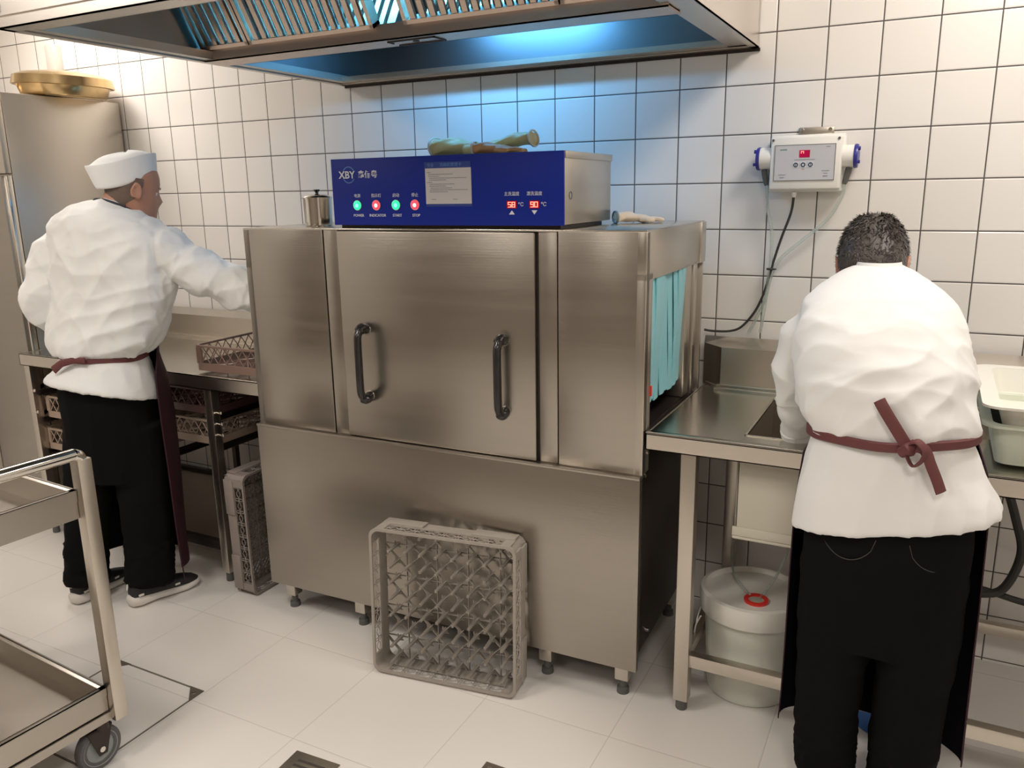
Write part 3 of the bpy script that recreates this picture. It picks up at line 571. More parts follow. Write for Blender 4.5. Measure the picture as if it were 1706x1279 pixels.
tag(MB().lathe([(.012, -.003), (.013, 0), (.012, .003)], (.182, -.034, 1.277), 16).box((.192, -.040, 1.275), (.202, -.034, 1.279)).build('cable_tie', BLACKRB), 'black cable tie bundling the hoses under the dispenser', 'cable tie')
hose('suction_tube', [(.35, -.30, .56), (.345, -.36, .45), (.325, -.42, .375), (.300, -.49, .338), (.283, -.528, .322)], .0035, CLEARH, 'thin clear suction tube entering the red ringed hole of the bucket lid', 'tube')
hose('suction_tube', [(.36, -.16, .60), (.37, -.17, .52), (.30, -.15, .45), (.22, -.15, .40), (.15, -.22, .37), (.172, -.36, .345), (.212, -.46, .342), (.262, -.528, .340)], .0035, CLEARH, 'thin clear suction tube looping behind the bucket and across its lid', 'tube')

# ------------------------------------------------------------------ dish racks
def rack(label, kind, m, loc, M3=None, group=None, pegs=None, size=0.5, T=0.1):
    t = thing('dish_rack', label, 'dish rack', (0, 0, 0), 0, group); t.location = loc
    if M3 is not None: t.rotation_euler = M3.to_euler()
    w = size/2; r = .028
    def rr(a, z, rad=r):
        out = []
        for cx, cy, a0 in ((a-rad, a-rad, 0), (-a+rad, a-rad, 90), (-a+rad, -a+rad, 180), (a-rad, -a+rad, 270)):
            for k in range(7): q = math.radians(a0+15*k); out.append((cx+rad*math.cos(q), cy+rad*math.sin(q), z))
        return out
    def band(mb, z0, z1, a_out, a_in): mb.rings([rr(a_out, z0), rr(a_out, z1), rr(a_in, z1, r-.003), rr(a_in, z0, r-.003), rr(a_out, z0)], cap=False)
    fr = MB(); band(fr, T-.008, T, w, w-.009)
    if kind == 'diamond': band(fr, 0, .030, w, w-.005)
    else: band(fr, 0, .044, w-.004, w-.008)
    # skirt at the corners with a notch in the middle of each side
    if kind != 'diamond':
        for q in range(4):
            Rm = Matrix.Rotation(q*PI/2, 4, 'Z')
            for s in (-1, 1):
                fr.box((w-.004, s*.085, .0), (w+.003, s*(w-.022), .046), bev=.002, M=Rm)
    for q in range(4):
        Rm = Matrix.Rotation(q*PI/2, 4, 'Z'); cx = w-.004-r
        arc = [(math.cos(math.radians(a_)), math.sin(math.radians(a_))) for a_ in range(-8, 99, 7)]
        fr.rings([[tuple(Rm @ Vector((cx+ra*c_, cx+ra*s_, z))) for ra, z in ((r, .040), (r, T-.006), (r-.004, T-.006), (r-.004, .040))] for c_, s_ in arc])
    fr.build('frame', m, t)
    wl = MB()
    for q in range(4):
        Rm = Matrix.Rotation(q*PI/2, 4, 'Z'); y0 = w-.0045
        def P(x, z, d=0): return tuple(Rm @ Vector((y0+d, x, z)))
        if kind == 'diamond':
            n = 10; dx = (2*w-.07)/n
            for k in range(n):
                xa = -w+.035+k*dx
                wl.tube([P(xa, .030), P(xa+dx, T-.008)], .0022, 5); wl.tube([P(xa+dx, .030), P(xa, T-.008)], .0022, 5)
            for s in (-1, 1): wl.box(tuple(Vector((y0-.003, s*(w-.036), .028))), (y0+.004, s*(w-.012), T-.006), M=Rm)
        else:
            n = 8; L_ = 2*w-.10; dx = L_/n; zb, zt = .046, T-.010; zm = (zb+zt)/2
            for k in range(n+1):
                xa = -w+.05+k*dx
                el = [P(xa+.0055*math.cos(a), zm+(zt-zb)*.5*math.sin(a)) for a in [2*PI*j/10 for j in range(11)]]
                wl.tube(el, .0014, 5, cap=False)
            for k in range(n):
                xa = -w+.05+k*dx
                for s in (-1, 1):
                    wl.tube([P(xa+dx*j/6, zm+s*.0065*math.cos(2*PI*(j/6)) - s*.003) for j in range(7)], .0014, 5)
            for s in (-1, 1): wl.box((y0-.003, s*(w-.05), .042), (y0+.004, s*(w-.02), T-.006), M=Rm)
            wl.box((y0-.002, -w+.05, .042), (y0+.003, w-.05, .048), M=Rm)
    wl.build('lattice_wall', m, t)
    bs = MB(); a = w-.008
    def diag(c, s, h, th, z=0.0):   # line y = s*x + c clipped to the square
        xa, xb = -a, a
        if s > 0: xa = max(xa, -a-c); xb = min(xb, a-c)
        else: xa = max(xa, c-a); xb = min(xb, c+a)
        if xb-xa < .01: return
        p0, p1 = Vector((xa, s*xa+c, z)), Vector((xb, s*xb+c, z)); d = (p1-p0).normalized(); nn = Vector((-d.y, d.x, 0))*th/2
        vs = [p0-nn, p0+nn, p1+nn, p1-nn]; vs += [v+Vector((0, 0, h)) for v in vs]
        bs.add(vs, [(0, 1, 2, 3), (7, 6, 5, 4), (0, 4, 5, 1), (1, 5, 6, 2), (2, 6, 7, 3), (3, 7, 4, 0)])
    step = .111 if kind != 'mesh' else .022
    k = -20
    while k <= 20:
        diag(k*step*1.0+(.0275 if kind == 'peg' else 0), 1, .010, .0035 if kind != 'mesh' else .002); diag(k*step*1.0+(.0275 if kind == 'peg' else 0), -1, .010, .0035 if kind != 'mesh' else .002); k += 1
    if kind == 'mesh':
        for k in range(-4, 5):
            bs.box((-a, k*.055-.002, 0), (a, k*.055+.002, .014)); bs.box((k*.055-.002, -a, 0), (k*.055+.002, a, .014))
        for q in (0, 1):
            bs.box((-.05, -a, 0), (.05, a, .003)) if q == 0 else None
    else:
        for k in range(-3, 4, 2):
            bs.box((-a, k*.055-.001, 0), (a, k*.055+.001, .008)); bs.box((k*.055-.001, -a, 0), (k*.055+.001, a, .008))
    bs.build('base_lattice', m, t, sm=0)
    if pegs:
        pm = MB()
        hgt = .078
        for aa in (0, PI/2):
            Rm = Matrix.Rotation(aa+PI/4, 4, 'Z'); pm.prism([(-.0050, 0.0), (.0050, 0.0), (.0032, hgt), (-.0032, hgt)], -.0014, .0014, 'y') if False else None
            vs = [Rm @ Vector(v) for v in ((-.0072, -.0020, 0), (.0072, -.0020, 0), (.0048, -.0015, hgt), (-.0048, -.0015, hgt), (-.0072, .0020, 0), (.0072, .0020, 0), (.0048, .0015, hgt), (-.0048, .0015, hgt))]
            pm.add(vs, [(0, 1, 2, 3), (7, 6, 5, 4), (0, 4, 5, 1), (1, 5, 6, 2), (2, 6, 7, 3), (3, 7, 4, 0)])
        # splayed root
        for aa in range(4):
            Rm = Matrix.Rotation(aa*PI/2+PI/4, 4, 'Z')
            vs = [Rm @ Vector(v) for v in ((.003, -.0012, .008), (.016, -.0012, .008), (.003, -.0012, .026), (.003, .0012, .008), (.016, .0012, .008), (.003, .0012, .026))]
            pm.add(vs, [(0, 1, 2), (5, 4, 3), (0, 3, 4, 1), (1, 4, 5, 2), (2, 5, 3, 0)])
        first = pm.build('peg', m, t, sm=0); pos = [(-.1945+.0555*i, -.222+.0555*j) for j in range(9) for i in range(8)]
        first.location = (*pos[0], 0)
        for pxy in pos[1:]:
            c = first.copy(); c.location = (*pxy, 0); c.parent = t; C.objects.link(c)
    return t
# standing peg rack in front of the machine: base turned towards the machine, open side to the room
Mst = Matrix.Rotation(0.132, 3, 'Z') @ Matrix.Rotation(math.radians(-2.5), 3, 'X') @ Matrix.Rotation(PI/2, 3, 'X')
def place(Mx, corner_local, corner_world): return tuple(Vector(corner_world) - Mx @ Vector(corner_local))
rack('grey-brown peg dish rack standing upright on the floor against the front of the dishwasher', 'peg', RACK, place(Mst, (-.25, -.25, 0), (-.872, -.848, 0.003)), Mst, pegs=True)
# second rack standing on its edge beside the machine, open side facing +x
Mr2 = Matrix(((0, 0, 1), (1, 0, 0), (0, 1, 0)))
Mr2 = Matrix.Rotation(math.radians(-0.8), 3, 'Y') @ Mr2
rack('grey-brown fine mesh dish rack standing on edge on the floor left of the dishwasher', 'mesh', mat('shaded_brown_rack_plastic', (0.25, 0.21, 0.185), 0.5), place(Mr2, (-.25, -.25, 0), (-1.690, -.742, 0.003)), Mr2)  # rack plastic darkened: the shade beside the machine is put into its colour
rack('brown diamond-sided dish rack on the left counter, entering the dishwasher opening', 'diamond', RACKB, (-1.635, -.402, .880), Matrix.Rotation(0.0213, 3, 'Z'))
grpr = None
rack('beige dish rack on the left counter rails, the upper of the two by the refrigerator', 'diamond', RACKT, (-2.66, -.395, .568), None)
rack('beige dish rack on the left counter rails, the lower of the two by the refrigerator', 'diamond', RACKT, (-2.68, -.40, .415), None)
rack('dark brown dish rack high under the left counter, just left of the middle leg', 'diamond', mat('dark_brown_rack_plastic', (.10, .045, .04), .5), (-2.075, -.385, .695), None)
rack('beige dish rack under the left counter, directly below the dark brown one', 'diamond', RACKT, (-2.08, -.385, .568), None)
# ------------------------------------------------------------------ left counter
K = thing('rack_counter', 'stainless steel dish counter with racks below it on the left of the dishwasher', 'counter', (-2.2, -0.36, 0))
def kc(m, nm, mt=STEEL2): return m.build(nm, mt, K)
KX0, KX1 = -2.951+2.2, -1.476+2.2
MB().box((KX0, -.34, .866), (KX1, .27, .869)).box((KX0, -.342, .866), (KX1, -.325, .873), bev=.002).build('worktop', TOPST, K)
kc(MB().box((KX0, -.342, .818), (KX1, -.339, .871)).box((KX0, -.342, .818), (KX0+.003, .30, .871)).box((KX1-.003, -.342, .818), (KX1, .30, .871)).box((KX0, -.342, .818), (KX1, -.325, .821)), 'front_apron')
pf2 = [(.262, .860), (.262, .985), (.345, 1.005), (.352, .860)]
MB().rings([[(x, a, b) for a, b in pf2] for x in (KX0+.03, KX1)]).box((KX0+.03, .225, .866), (KX1, .262, .876), bev=.003).box((KX0+.03, .243, .874), (KX1, .262, .886), bev=.003).build('splashback', STEEL2, K, sm=20)
for x in (KX0+.022, -1.795+2.2):
    for y in (-.31, .30):
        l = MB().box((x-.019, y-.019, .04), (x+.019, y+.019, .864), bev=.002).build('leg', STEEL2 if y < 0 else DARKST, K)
        MB().lathe([(.014, 0), (.016, .004), (.015, .042)], (x, y, 0), 16).build('foot', GREYP, l)
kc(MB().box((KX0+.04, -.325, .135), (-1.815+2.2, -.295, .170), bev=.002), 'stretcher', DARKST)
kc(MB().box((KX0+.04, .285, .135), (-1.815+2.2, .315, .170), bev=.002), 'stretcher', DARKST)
kc(MB().box((KX0+.02, -.30, .150), (-1.80+2.2, .30, .156)), 'lower_shelf', STEEL2)
for xr in (KX0+.055, -2.345+2.2, -2.325+2.2, -1.82+2.2):
    for z in (.405, .558, .685):
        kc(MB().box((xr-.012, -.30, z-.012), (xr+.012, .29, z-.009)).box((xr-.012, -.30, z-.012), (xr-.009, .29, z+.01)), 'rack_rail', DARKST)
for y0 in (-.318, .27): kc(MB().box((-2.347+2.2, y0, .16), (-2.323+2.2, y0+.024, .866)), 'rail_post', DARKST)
hk = MB()
for z in (.72, .675, .63): hk.tube([(-1.775+2.2, -.31, z), (-1.745+2.2, -.315, z), (-1.740+2.2, -.32, z+.012)], .004, 8)
for z in (.70, .60): hk.tube([(KX0+.040, -.33, z), (KX0+.062, -.333, z), (KX0+.066, -.334, z+.012)], .004, 8)
kc(hk, 'rail_hook', CHROME)
# ------------------------------------------------------------------ refrigerator and the pans on it
F = thing('upright_refrigerator', 'tall stainless steel refrigerator at the left edge, gold pans on top', 'refrigerator', (-3.33, -.33, 0))
FX = -2.955+3.33
MB().box((-FX, -.27, .10), (FX, .31, 1.995), bev=.004).build('cabinet', STEEL2, F)
MB().box((-FX, -.300, 1.655), (FX, -.272, 1.995), bev=.003).build('top_fascia', STEEL2, F)
for x0, x1 in ((-FX, -.003), (.003, FX-.02)):
    dd = MB().box((x0, -.312, .15), (x1, -.274, 1.645), bev=.006).build('door', STEEL, F)
    xh = x1-.035 if x1 < 0 else x0+.035
    MB().tube([(xh, -.31, 1.2), (xh, -.345, 1.19), (xh, -.345, .95), (xh, -.31, .94)], .009, 10).build('door_handle', CHROME, dd)
MB().box((FX-.02, -.300, .12), (FX, -.274, 1.645), bev=.002).build('door_frame', CHROME, F)
MB().box((-FX+.02, -.25, 0), (FX-.02, .28, .10)).build('plinth', DARKST, F)
def panset(label, loc, r, tilt=(0, 0, 0), h=.075):
    t = thing('gold_pan', label, 'pan', loc); t.rotation_euler = tilt
    MB().lathe([(0, 0), (r*.80, 0), (r*.84, .006), (r*.93, h*.62), (r*.92, h*.62), (r*.82, .01), (0, .008)], n=64).build('pan_body', GOLD, t)
    MB().lathe([(r*.99, h*.50), (r*1.01, h*.52), (r*.97, h*.92), (r*.80, h*1.08), (r*.4, h*1.22), (0, h*1.26), (0, h*1.20), (r*.4, h*1.16), (r*.78, h*1.02), (r*.94, h*.86), (r*.985, h*.50)], n=64).build('lid', GOLD, t)
    return t
panset('large round gold brass pan with lid on top of the refrigerator, nearer the wall', (-3.035, -.245, 2.004), .215, (0, .06, 0), .095)
panset('gold brass pan partly seen at the far left on top of the refrigerator', (-3.60, -.42, 1.997), .20, h=.06)
wb = box('wall_conduit', (-3.43, -.045, 2.12), (-3.36, 0, 2.30), mat('ivory_conduit', (.62, .55, .50), .5), None, .004); tag(wb, 'short ivory conduit box on the wall above the gold pan', 'conduit')
# ------------------------------------------------------------------ trolley
TROL = mat('scratched_trolley_steel', (0.46, 0.42, 0.37), 0.34, 1.0, var=(5, 0.10))
T = thing('service_trolley', 'two tier stainless steel service trolley at the bottom left corner', 'trolley', (-1.24, -1.6, 0), math.radians(-4.0))
TLX, TLY = -0.86, -0.52
def shelf(zt, zb, nm):
    m = MB(); e = 0.0
    m.box((TLX, TLY, zb+.004), (-.022, -.0, zb+.008))
    for a, b in (((TLX, TLY), (-.022, TLY+.003)), ((TLX, -.022), (-.022, -.019)), ((TLX, TLY), (TLX+.003, -.019)), ((-.025, TLY), (-.022, -.019))): m.box((*a, zb), (*b, zt))
    for a, b in (((TLX, TLY), (-.004, TLY+.022)), ((TLX, -.034), (-.004, -.014)), ((TLX, TLY), (TLX+.022, -.014)), ((-.026, TLY), (-.004, -.014))): m.box((*a, zt-.003), (*b, zt), bev=.001)
    m.box((-.008, TLY+.02, zt-.03 if zt > .5 else zt-.022), (-.004, -.02, zt)); m.box((-.012, TLY+.02, zb), (-.008, -.02, zt))
    m.build(nm, TROL, T)
shelf(.812, .735, 'upper_shelf'); shelf(.236, .168, 'lower_shelf')
MB().box((TLX, TLY, .140), (-.0, -.006, .164)).build('base_frame', TROL, T)
box('shelf_mark', (-.5, -.49, .7435), (-.12, -.30, .7440), TOPST, T, 0)
for x, y in ((0, 0), (0, TLY), (TLX, 0), (TLX, TLY)):
    MB().box((x-.019, y-.019, .138), (x+.019, y+.019, .895), bev=.003).build('post', STEEL2, T)
for x in (0, TLX):
    MB().tube(spline([(x, .0, .880), (x, -.002, .897), (x, -.016, .907), (x, -.04, .908), (x, TLY/2, .908), (x, TLY+.04, .908), (x, TLY+.016, .907), (x, TLY+.002, .897), (x, TLY, .880)], 5), .0165, 14).build('handle', CHROME, T)
for k, (x, y) in enumerate(((-.03, -.05), (-.03, TLY+.04), (TLX+.05, -.05), (TLX+.05, TLY+.04))):
    cst = MB().lathe([(.020, .118), (.020, .139), (.013, .139)], (x+.01, y+.01, 0), 16).prism([(y-.035, .125), (y+.035, .125), (y+.012, .045), (y-.012, .045)], x-.020, x-.017, 'x').prism([(y-.035, .125), (y+.035, .125), (y+.012, .045), (y-.012, .045)], x+.017, x+.020, 'x').box((x-.02, y-.035, .120), (x+.02, y+.035, .126)).build('caster', DARKST, T)
    MB().lathe([(.040, -.013), (.059, -.014), (.0625, -.009), (.0625, .009), (.059, .014), (.040, .013)], (x, y-.002, .0628), 36, 'x', cap=False).build('tyre', RUBG, cst)
    MB().lathe([(.0, -.010), (.040, -.0095), (.050, -.0145), (.050, .0145), (.040, .0095), (0, .010)], (x, y-.002, .0628), 36, 'x').build('wheel_hub', WHEELG, cst)
    MB().lathe([(.0, -.024), (.008, -.0235), (.008, .0235), (0, .024)], (x, y-.002, .0628), 12, 'x').build('axle_bolt', CHROME, cst)
# ------------------------------------------------------------------ floor fittings
def cover(label, x0, y1, s):
    t = thing('floor_access_cover', label, 'floor cover', (x0, y1, 0)); m = MB()
    for a, b in (((0, -.006), (s, 0)), ((0, -s), (s, -s+.006)), ((0, -s), (.006, 0)), ((s-.006, -s), (s, 0))): m.box((*a, 0), (*b, .0012))
    m.build('joint_strip', GREYFL, t, sm=0)
    for cx, cy, sx, sy in ((0, 0, 1, -1), (s, 0, -1, -1), (0, -s, 1, 1), (s, -s, -1, 1)):
        c = MB().prism([(cx, cy), (cx+sx*.062, cy), (cx, cy+sy*.062)][::1], 0.0, .0022, 'z').build('corner_plate', mat('worn_brass_plate', (.16, .13, .10), .5, .4), t, sm=0)
        MB().lathe([(.008, .002), (.0075, .0035)], (cx+sx*.022, cy+sy*.022, 0), 14).build('screw', STEEL2, c)
cover('floor access cover with dark corner plates behind the trolley', -1.695, -1.272, .408)
cover('floor access cover at the bottom edge of the picture, only one corner in view', -.312, -1.160, .40)
dr = thing('floor_drain', 'square steel floor drain at the bottom edge, in front of the standing rack', 'floor drain', (-.742, -1.43, 0), .05)
MB().box((-.075, -.075, 0), (.075, .075, .003), bev=.001).box((-.060, -.060, .003), (.060, .060, .0045), bev=.001).build('plate', mat('drain_steel', (.36, .33, .27), .4, .9), dr)
for k in range(5): box('slot', (-.045, -.042+.02*k, .0046), (.045, -.034+.02*k, .0052), SEAM, dr, 0)
# ------------------------------------------------------------------ people
def V3(*a): return Vector(a)
def folds(p, dirs, amp):
    """sum of ridged, stretched noise: cloth folds running along given directions (xz plane axes)"""
    d = 0.0
    for (ax, fr_, st, a, sd) in dirs:
        ax = Vector(ax).normalized(); along = p.dot(ax); q = p - ax*along
        n = noise.noise((q*fr_ + ax*along*st) + Vector((sd, sd*.7, -sd)))
        d += a*(1-2*abs(n)**0.8)
    return d*amp
def head(mb, c, f, up, s=1.0, w=.076, face=True):
    """head loft: c = centre of skull at ear height, f = facing direction, up = head axis"""
    f = Vector(f).normalized(); up = Vector(up).normalized(); f = (f-up*f.dot(up)).normalized(); rt = f.cross(up).normalized()
    lv = [(-.118, .030, .018, .024), (-.112, .066, .030, .036), (-.100, .086, .045, .050), (-.080, .090, .062, .058), (-.060, .089, .072, .063), (-.040, .090, .080, .068), (-.020, .091, .086, .071), (0.0, .089, .090, .0735), (.015, .088, .093, .075), (.035, .091, .097, .0765), (.060, .088, .098, .0765), (.085, .078, .092, .070), (.105, .060, .076, .056), (.118, .036, .048, .034), (.123, .012, .016, .012)]
    R = []; n = 40
    for z, fr_, bk, hw in lv:
        ring = []
        for i in range(n):
            a = 2*PI*i/n; cx, sy = math.cos(a), math.sin(a)
            y = (fr_ if sy > 0 else bk)*sy; x = hw*cx*(w/.0765)
            if sy > 0 and face:
                g = math.exp(-(x/.013)**2); 
                if -.045 < z < .025: y += .024*g*max(0, 1-abs((z+.030)/.045 if z > -.030 else (z+.030)/.014))
                y += .005*math.exp(-(x/.022)**2)*math.exp(-((z+.068)/.008)**2)
                y += .007*math.exp(-(x/.02)**2)*math.exp(-((z+.104)/.012)**2)
                for e in (-.031, .031): y -= .009*math.exp(-((x-e)/.014)**2-((z-.003)/.011)**2)
                y += .004*math.exp(-((z-.022)/.008)**2)*math.exp(-(x/.05)**2)
            ring.append(tuple(Vector(c)+(rt*x+f*y+up*z)*s))
        R.append(ring)
    mb.rings(R)
    for e in (-1, 1):   # ears
        P = []
        for k in range(13):
            a = math.radians(-60+300*k/12); rr_ = .030 if k < 8 else .024
            P.append(Vector(c)+(rt*e*(.076*(w/.0765)+.010+.003*math.sin(a))+f*(-.006+.016*math.cos(a)*1.0)+up*(-.004+rr_*math.sin(a)))*s)
        mb.tube(P, .0052*s, 8)
        cc = Vector(c)+(rt*e*(.073*(w/.0765)+.004)+f*(.0)+up*(-.006))*s
        mb.rings([ell(cc+rt*e*d, q*.014*s, q*.024*s, f, up, 16) for d, q in ((-.010, .8), (.004, 1), (.009, .8))])
    return rt, f, up
def hand(mb, wrist, d, n_, s=1.0, curl=0.5, flip=1):
    """hand: d = pointing direction, n_ = palm normal"""
    d = Vector(d).normalized(); n_ = Vector(n_).normalized(); n_ = (n_-d*n_.dot(d)).normalized(); r = d.cross(n_)*flip; w = Vector(wrist)
    mb.rings([ell(w+d*t*s, a*s, b*s, r, n_, 20, 2.4) for t, a, b in ((-.02, .028, .020), (.0, .028, .019), (.03, .037, .017), (.06, .042, .016), (.085, .042, .014), (.095, .036, .011))])
    for k, (off, l) in enumerate(((-.033, .062), (-.011, .072), (.011, .078), (.032, .070))):
        b = w+(d*.085+r*off)*s; P = [b]; ang = curl*.5
        for seg, fl in enumerate((.42, .33, .25)):
            b = b + (d*math.cos(ang)+n_*math.sin(ang)+r*off*.6)*l*fl*s*1.1; P.append(b); ang += curl*.55
        mb.tube(P, [.0098*s, .0090*s, .0083*s, .0070*s], 10)
    b = w+(d*.025+r*.030)*s
    mb.tube([b, b+(d*.028+r*.024+n_*.010)*s, b+(d*.055+r*.030+n_*.020)*s, b+(d*.075+r*.026+n_*.026)*s], [.014*s, .0125*s, .0105*s, .0085*s], 10)
def shoe(parent, heel, toe, label, upm, solem, s=1.0):
    heel, toe = Vector(heel), Vector(toe); d = (toe-heel); L = d.length; d.normalize(); r = Vector((d.y, -d.x, 0)); up = Vector((0, 0, 1))
    def sec(t, w, z0, z1, p=2.6, xo=0):
        c = heel+d*(L*t)+r*xo+up*((z0+z1)/2); return ell(c, w, (z1-z0)/2, r, up, 24, p)
    so = MB().rings([sec(-.01, .018, .014, .044), sec(.02, .032, .004, .050), sec(.12, .040, .0, .048), sec(.35, .037, .003, .038), sec(.55, .044, .0, .034), sec(.75, .051, .0, .031), sec(.90, .043, .004, .032), sec(.985, .022, .012, .033), sec(1.0, .008, .018, .030)])
    u = MB().rings([sec(.02, .016, .030, .075), sec(.045, .028, .028, .092), sec(.12, .034, .028, .098), sec(.25, .035, .026, .098), sec(.38, .036, .026, .090), sec(.50, .039, .024, .080), sec(.65, .043, .022, .066), sec(.80, .041, .020, .055), sec(.92, .030, .018, .044), sec(.98, .014, .018, .032)])
    o = u.build('shoe', upm, parent, sm=60); 
    so.build('sole', solem, o, sm=60)
    lc = MB()
    for k in range(4):
        t = .42+.07*k; c = heel+d*(L*t)+up*(.092-.022*k*.9)
        lc.tube([c-r*.022-up*.006, c+up*.003, c+r*.022-up*.006], .0025, 6)
    c = heel+d*(L*.40)+up*.097
    lc.tube([c, c+r*.02+up*.012, c+r*.032+up*.002, c], .0022, 6).tube([c, c-r*.02+up*.012, c-r*.032+up*.002, c], .0022, 6)
    lc.build('laces', SHOEW if upm is SHOEB else SHOEB, o)
    pt = MB()
    for k, (t, z) in enumerate(((.12, .052), (.62, .045))):
        c = heel+d*(L*t)+r*(.036+.004*k)+up*z; pt.box((-.010, -.002, -.004), (.010, .004, .004), bev=.001, M=Matrix.Translation(c) @ Matrix(((d.x, r.x, 0, 0), (d.y, r.y, 0, 0), (0, 0, 1, 0), (0, 0, 0, 1))))
    c = heel+d*(L*.0-.002)+up*.075
    pt.tube([c, c+up*.022+d*.004], .0035, 8)
    pt.build('shoe_trim', SHOEW if upm is SHOEB else GREYP, o)
    return o
def sheet(rows, th, name, mo, mi, parent):
    """two sided cloth: rows of points; outer and lining layers"""
    n = len(rows[0]); out = []; 
    for k, row in enumerate(rows):
        rr_ = []
        for i in range(n):
            a = Vector(rows[k][min(i+1, n-1)])-Vector(rows[k][max(i-1, 0)]); b = Vector(rows[min(k+1, len(rows)-1)][i])-Vector(rows[max(k-1, 0)][i])
            nn = a.cross(b).normalized(); rr_.append(tuple(Vector(row[i])+nn*th))
        out.append(rr_)
    mb = MB(); m_ = len(rows)
    mb.rings(rows, closed=False, mi=0); mb.rings(out, closed=False, mi=1)
    vs = []; 
    bd = [(0, i) for i in range(n)]+[(k, n-1) for k in range(1, m_)]+[(m_-1, i) for i in range(n-2, -1, -1)]+[(k, 0) for k in range(m_-2, 0, -1)]
    A = [rows[k][i] for k, i in bd]; Bq = [out[k][i] for k, i in bd]; nb = len(A)
    mb.add(A+Bq, [(i, (i+1) % nb, nb+(i+1) % nb, nb+i) for i in range(nb)], 0)
    me = bpy.data.meshes.new(name); me.from_pydata(mb.v, [], mb.f); me.polygons.foreach_set('material_index', mb.mi); me.update(); smooth(me, 50)
    return link(name, me, [mo, mi], parent)

# ---- left worker: upright, seen from behind right, right arm reaching into the machine
PLN = 'person in a white coat and white cap at the left counter, reaching right'
rt = Vector((.97, .243, 0)); fw = Vector((-.243, .97, 0)); UP = Vector((0, 0, 1))
kr, kf = .766, .645
def asz(w, b): return math.sqrt(max(w*w-(kf*b)**2, .0004))/kr
LC = [(1.530, -1.988, -.852, .046, .052), (1.501, -2.014, -.880, .102, .088), (1.469, -2.016, -.882, .148, .108), (1.443, -2.012, -.878, .170, .118), (1.416, -2.006, -.870, .184, .126), (1.351, -2.007, -.869, .195, .135), (1.286, -2.008, -.871, .198, .140), (1.220, -2.009, -.873, .200, .140), (1.155, -2.018, -.886, .196, .138), (1.089, -2.030, -.902, .190, .140), (1.030, -2.041, -.916, .176, .142), (1.002, -2.045, -.922, .160, .135), (.980, -2.046, -.925, .143, .122), (.955, -2.047, -.926, .150, .128), (.934, -2.048, -.928, .157, .135), (.895, -2.052, -.933, .174, .150), (.862, -2.055, -.937, .188, .162), (.845, -2.056, -.938, .191, .164)]
# body
b = MB()
b.rings([ell((x, y, z), asz(w*.82, d*.8)*(1 if z > .99 else .82), d*.80*(1 if z > .99 else .72), rt, fw, 32) for z, x, y, w, d in LC[::-1]])
hc = Vector((-1.948, -.793, 1.566)); hf = Vector((.42, .88, -.20)); hu = Vector((.08, .17, .97))
b.tube([(-2.000, -.872, 1.44), (-1.985, -.848, 1.495), (-1.968, -.820, 1.55)], [.058, .056, .058], 24)
head(b, hc, hf, hu, 1.0, .078)
RA = [(-1.845, -.820, 1.392), (-1.775, -.775, 1.325), (-1.660, -.725, 1.262), (-1.560, -.668, 1.210), (-1.475, -.610, 1.165)]
b.tube(spline(RA, 5), [.060-.028*i/20 for i in range(21)], 20)
hand(b, (-1.475, -.610, 1.165), (.85, .5, -.25), (0, .3, -1), 1.0, .5)
LA = [(-2.185, -.925, 1.392), (-2.225, -.965, 1.30), (-2.240, -1.00, 1.17), (-2.235, -.93, 1.09), (-2.225, -.83, 1.03), (-2.205, -.74, .975)]
b.tube(spline(LA, 5), [.058-.030*i/25 for i in range(26)], 20)
hand(b, (-2.205, -.74, .975), (.15, .9, -.45), (.3, .2, -1), 1.0, .6, -1)
LGL = [(-2.13, -.955, .84), (-2.150, -.975, .60), (-2.165, -1.0, .40), (-2.180, -1.02, .10), (-2.185, -1.02, .055)]
LGR = [(-1.965, -.90, .84), (-1.985, -.885, .60), (-1.975, -.895, .40), (-1.968, -.915, .10), (-1.968, -.92, .055)]
for lg in (LGL, LGR): b.tube(spline(lg, 4), [.078, .076, .073, .070, .064, .060, .057, .054, .050, .048, .045, .042, .040, .038, .036, .036, .036], 20)
P1 = fuse('person', b, SKIN, None, .0055, 3); tag(P1, PLN, 'person')
# coat
c = MB()
c.rings([ell((x, y, z), asz(w, d), d, rt-UP*(.14 if z < .87 else .07 if z < .9 else 0), fw-UP*(.20 if z < .87 else .10 if z < .9 else 0), 48, 2.15) for z, x, y, w, d in LC[::-1]])
Rsl = spline([(-1.885, -.835, 1.405), (-1.835, -.805, 1.372), (-1.765, -.765, 1.312), (-1.660, -.720, 1.255), (-1.575, -.672, 1.213), (-1.515, -.632, 1.187)], 6)
c.tube(Rsl, [.078+.004*math.sin(i*.9) - .019*i/30 for i in range(31)], 28)
Lsl = spline([(-2.135, -.885, 1.405), (-2.185, -.925, 1.375), (-2.222, -.965, 1.29), (-2.240, -1.005, 1.165), (-2.235, -.93, 1.09), (-2.225, -.84, 1.035), (-2.215, -.79, 1.005)], 6)
c.tube(Lsl, [.070+.003*math.sin(i*.8) - .014*i/36 for i in range(37)], 28)
def coatL(p, n):
    d = folds(p, [((.5, .3, .8), 9, 2.0, 1.0, 3.1), ((-.4, -.2, .9), 13, 2.5, .55, 7.7), ((.8, .5, .25), 15, 4, .55, 1.3)], .0105)
    if p.z < .99: d = folds(p, [((0, 0, 1), 16, 1.0, 1.0, 2.2)], .004*min(1, (.99-p.z)/.05)) 
    elif p.z < 1.12: d += folds(p, [((.1, 0, 1), 22, 2.5, 1.0, 5.0)], .0045*(1.12-p.z)/.13)
    if p.x > -1.80: d += folds(p, [((.3, -.2, 1), 26, 9, 1.0, 4.4)], .0035)
    return d + .0015*noise.noise(p*30)
fuse('coat', c, COAT, P1, .0065, 3, coatL)
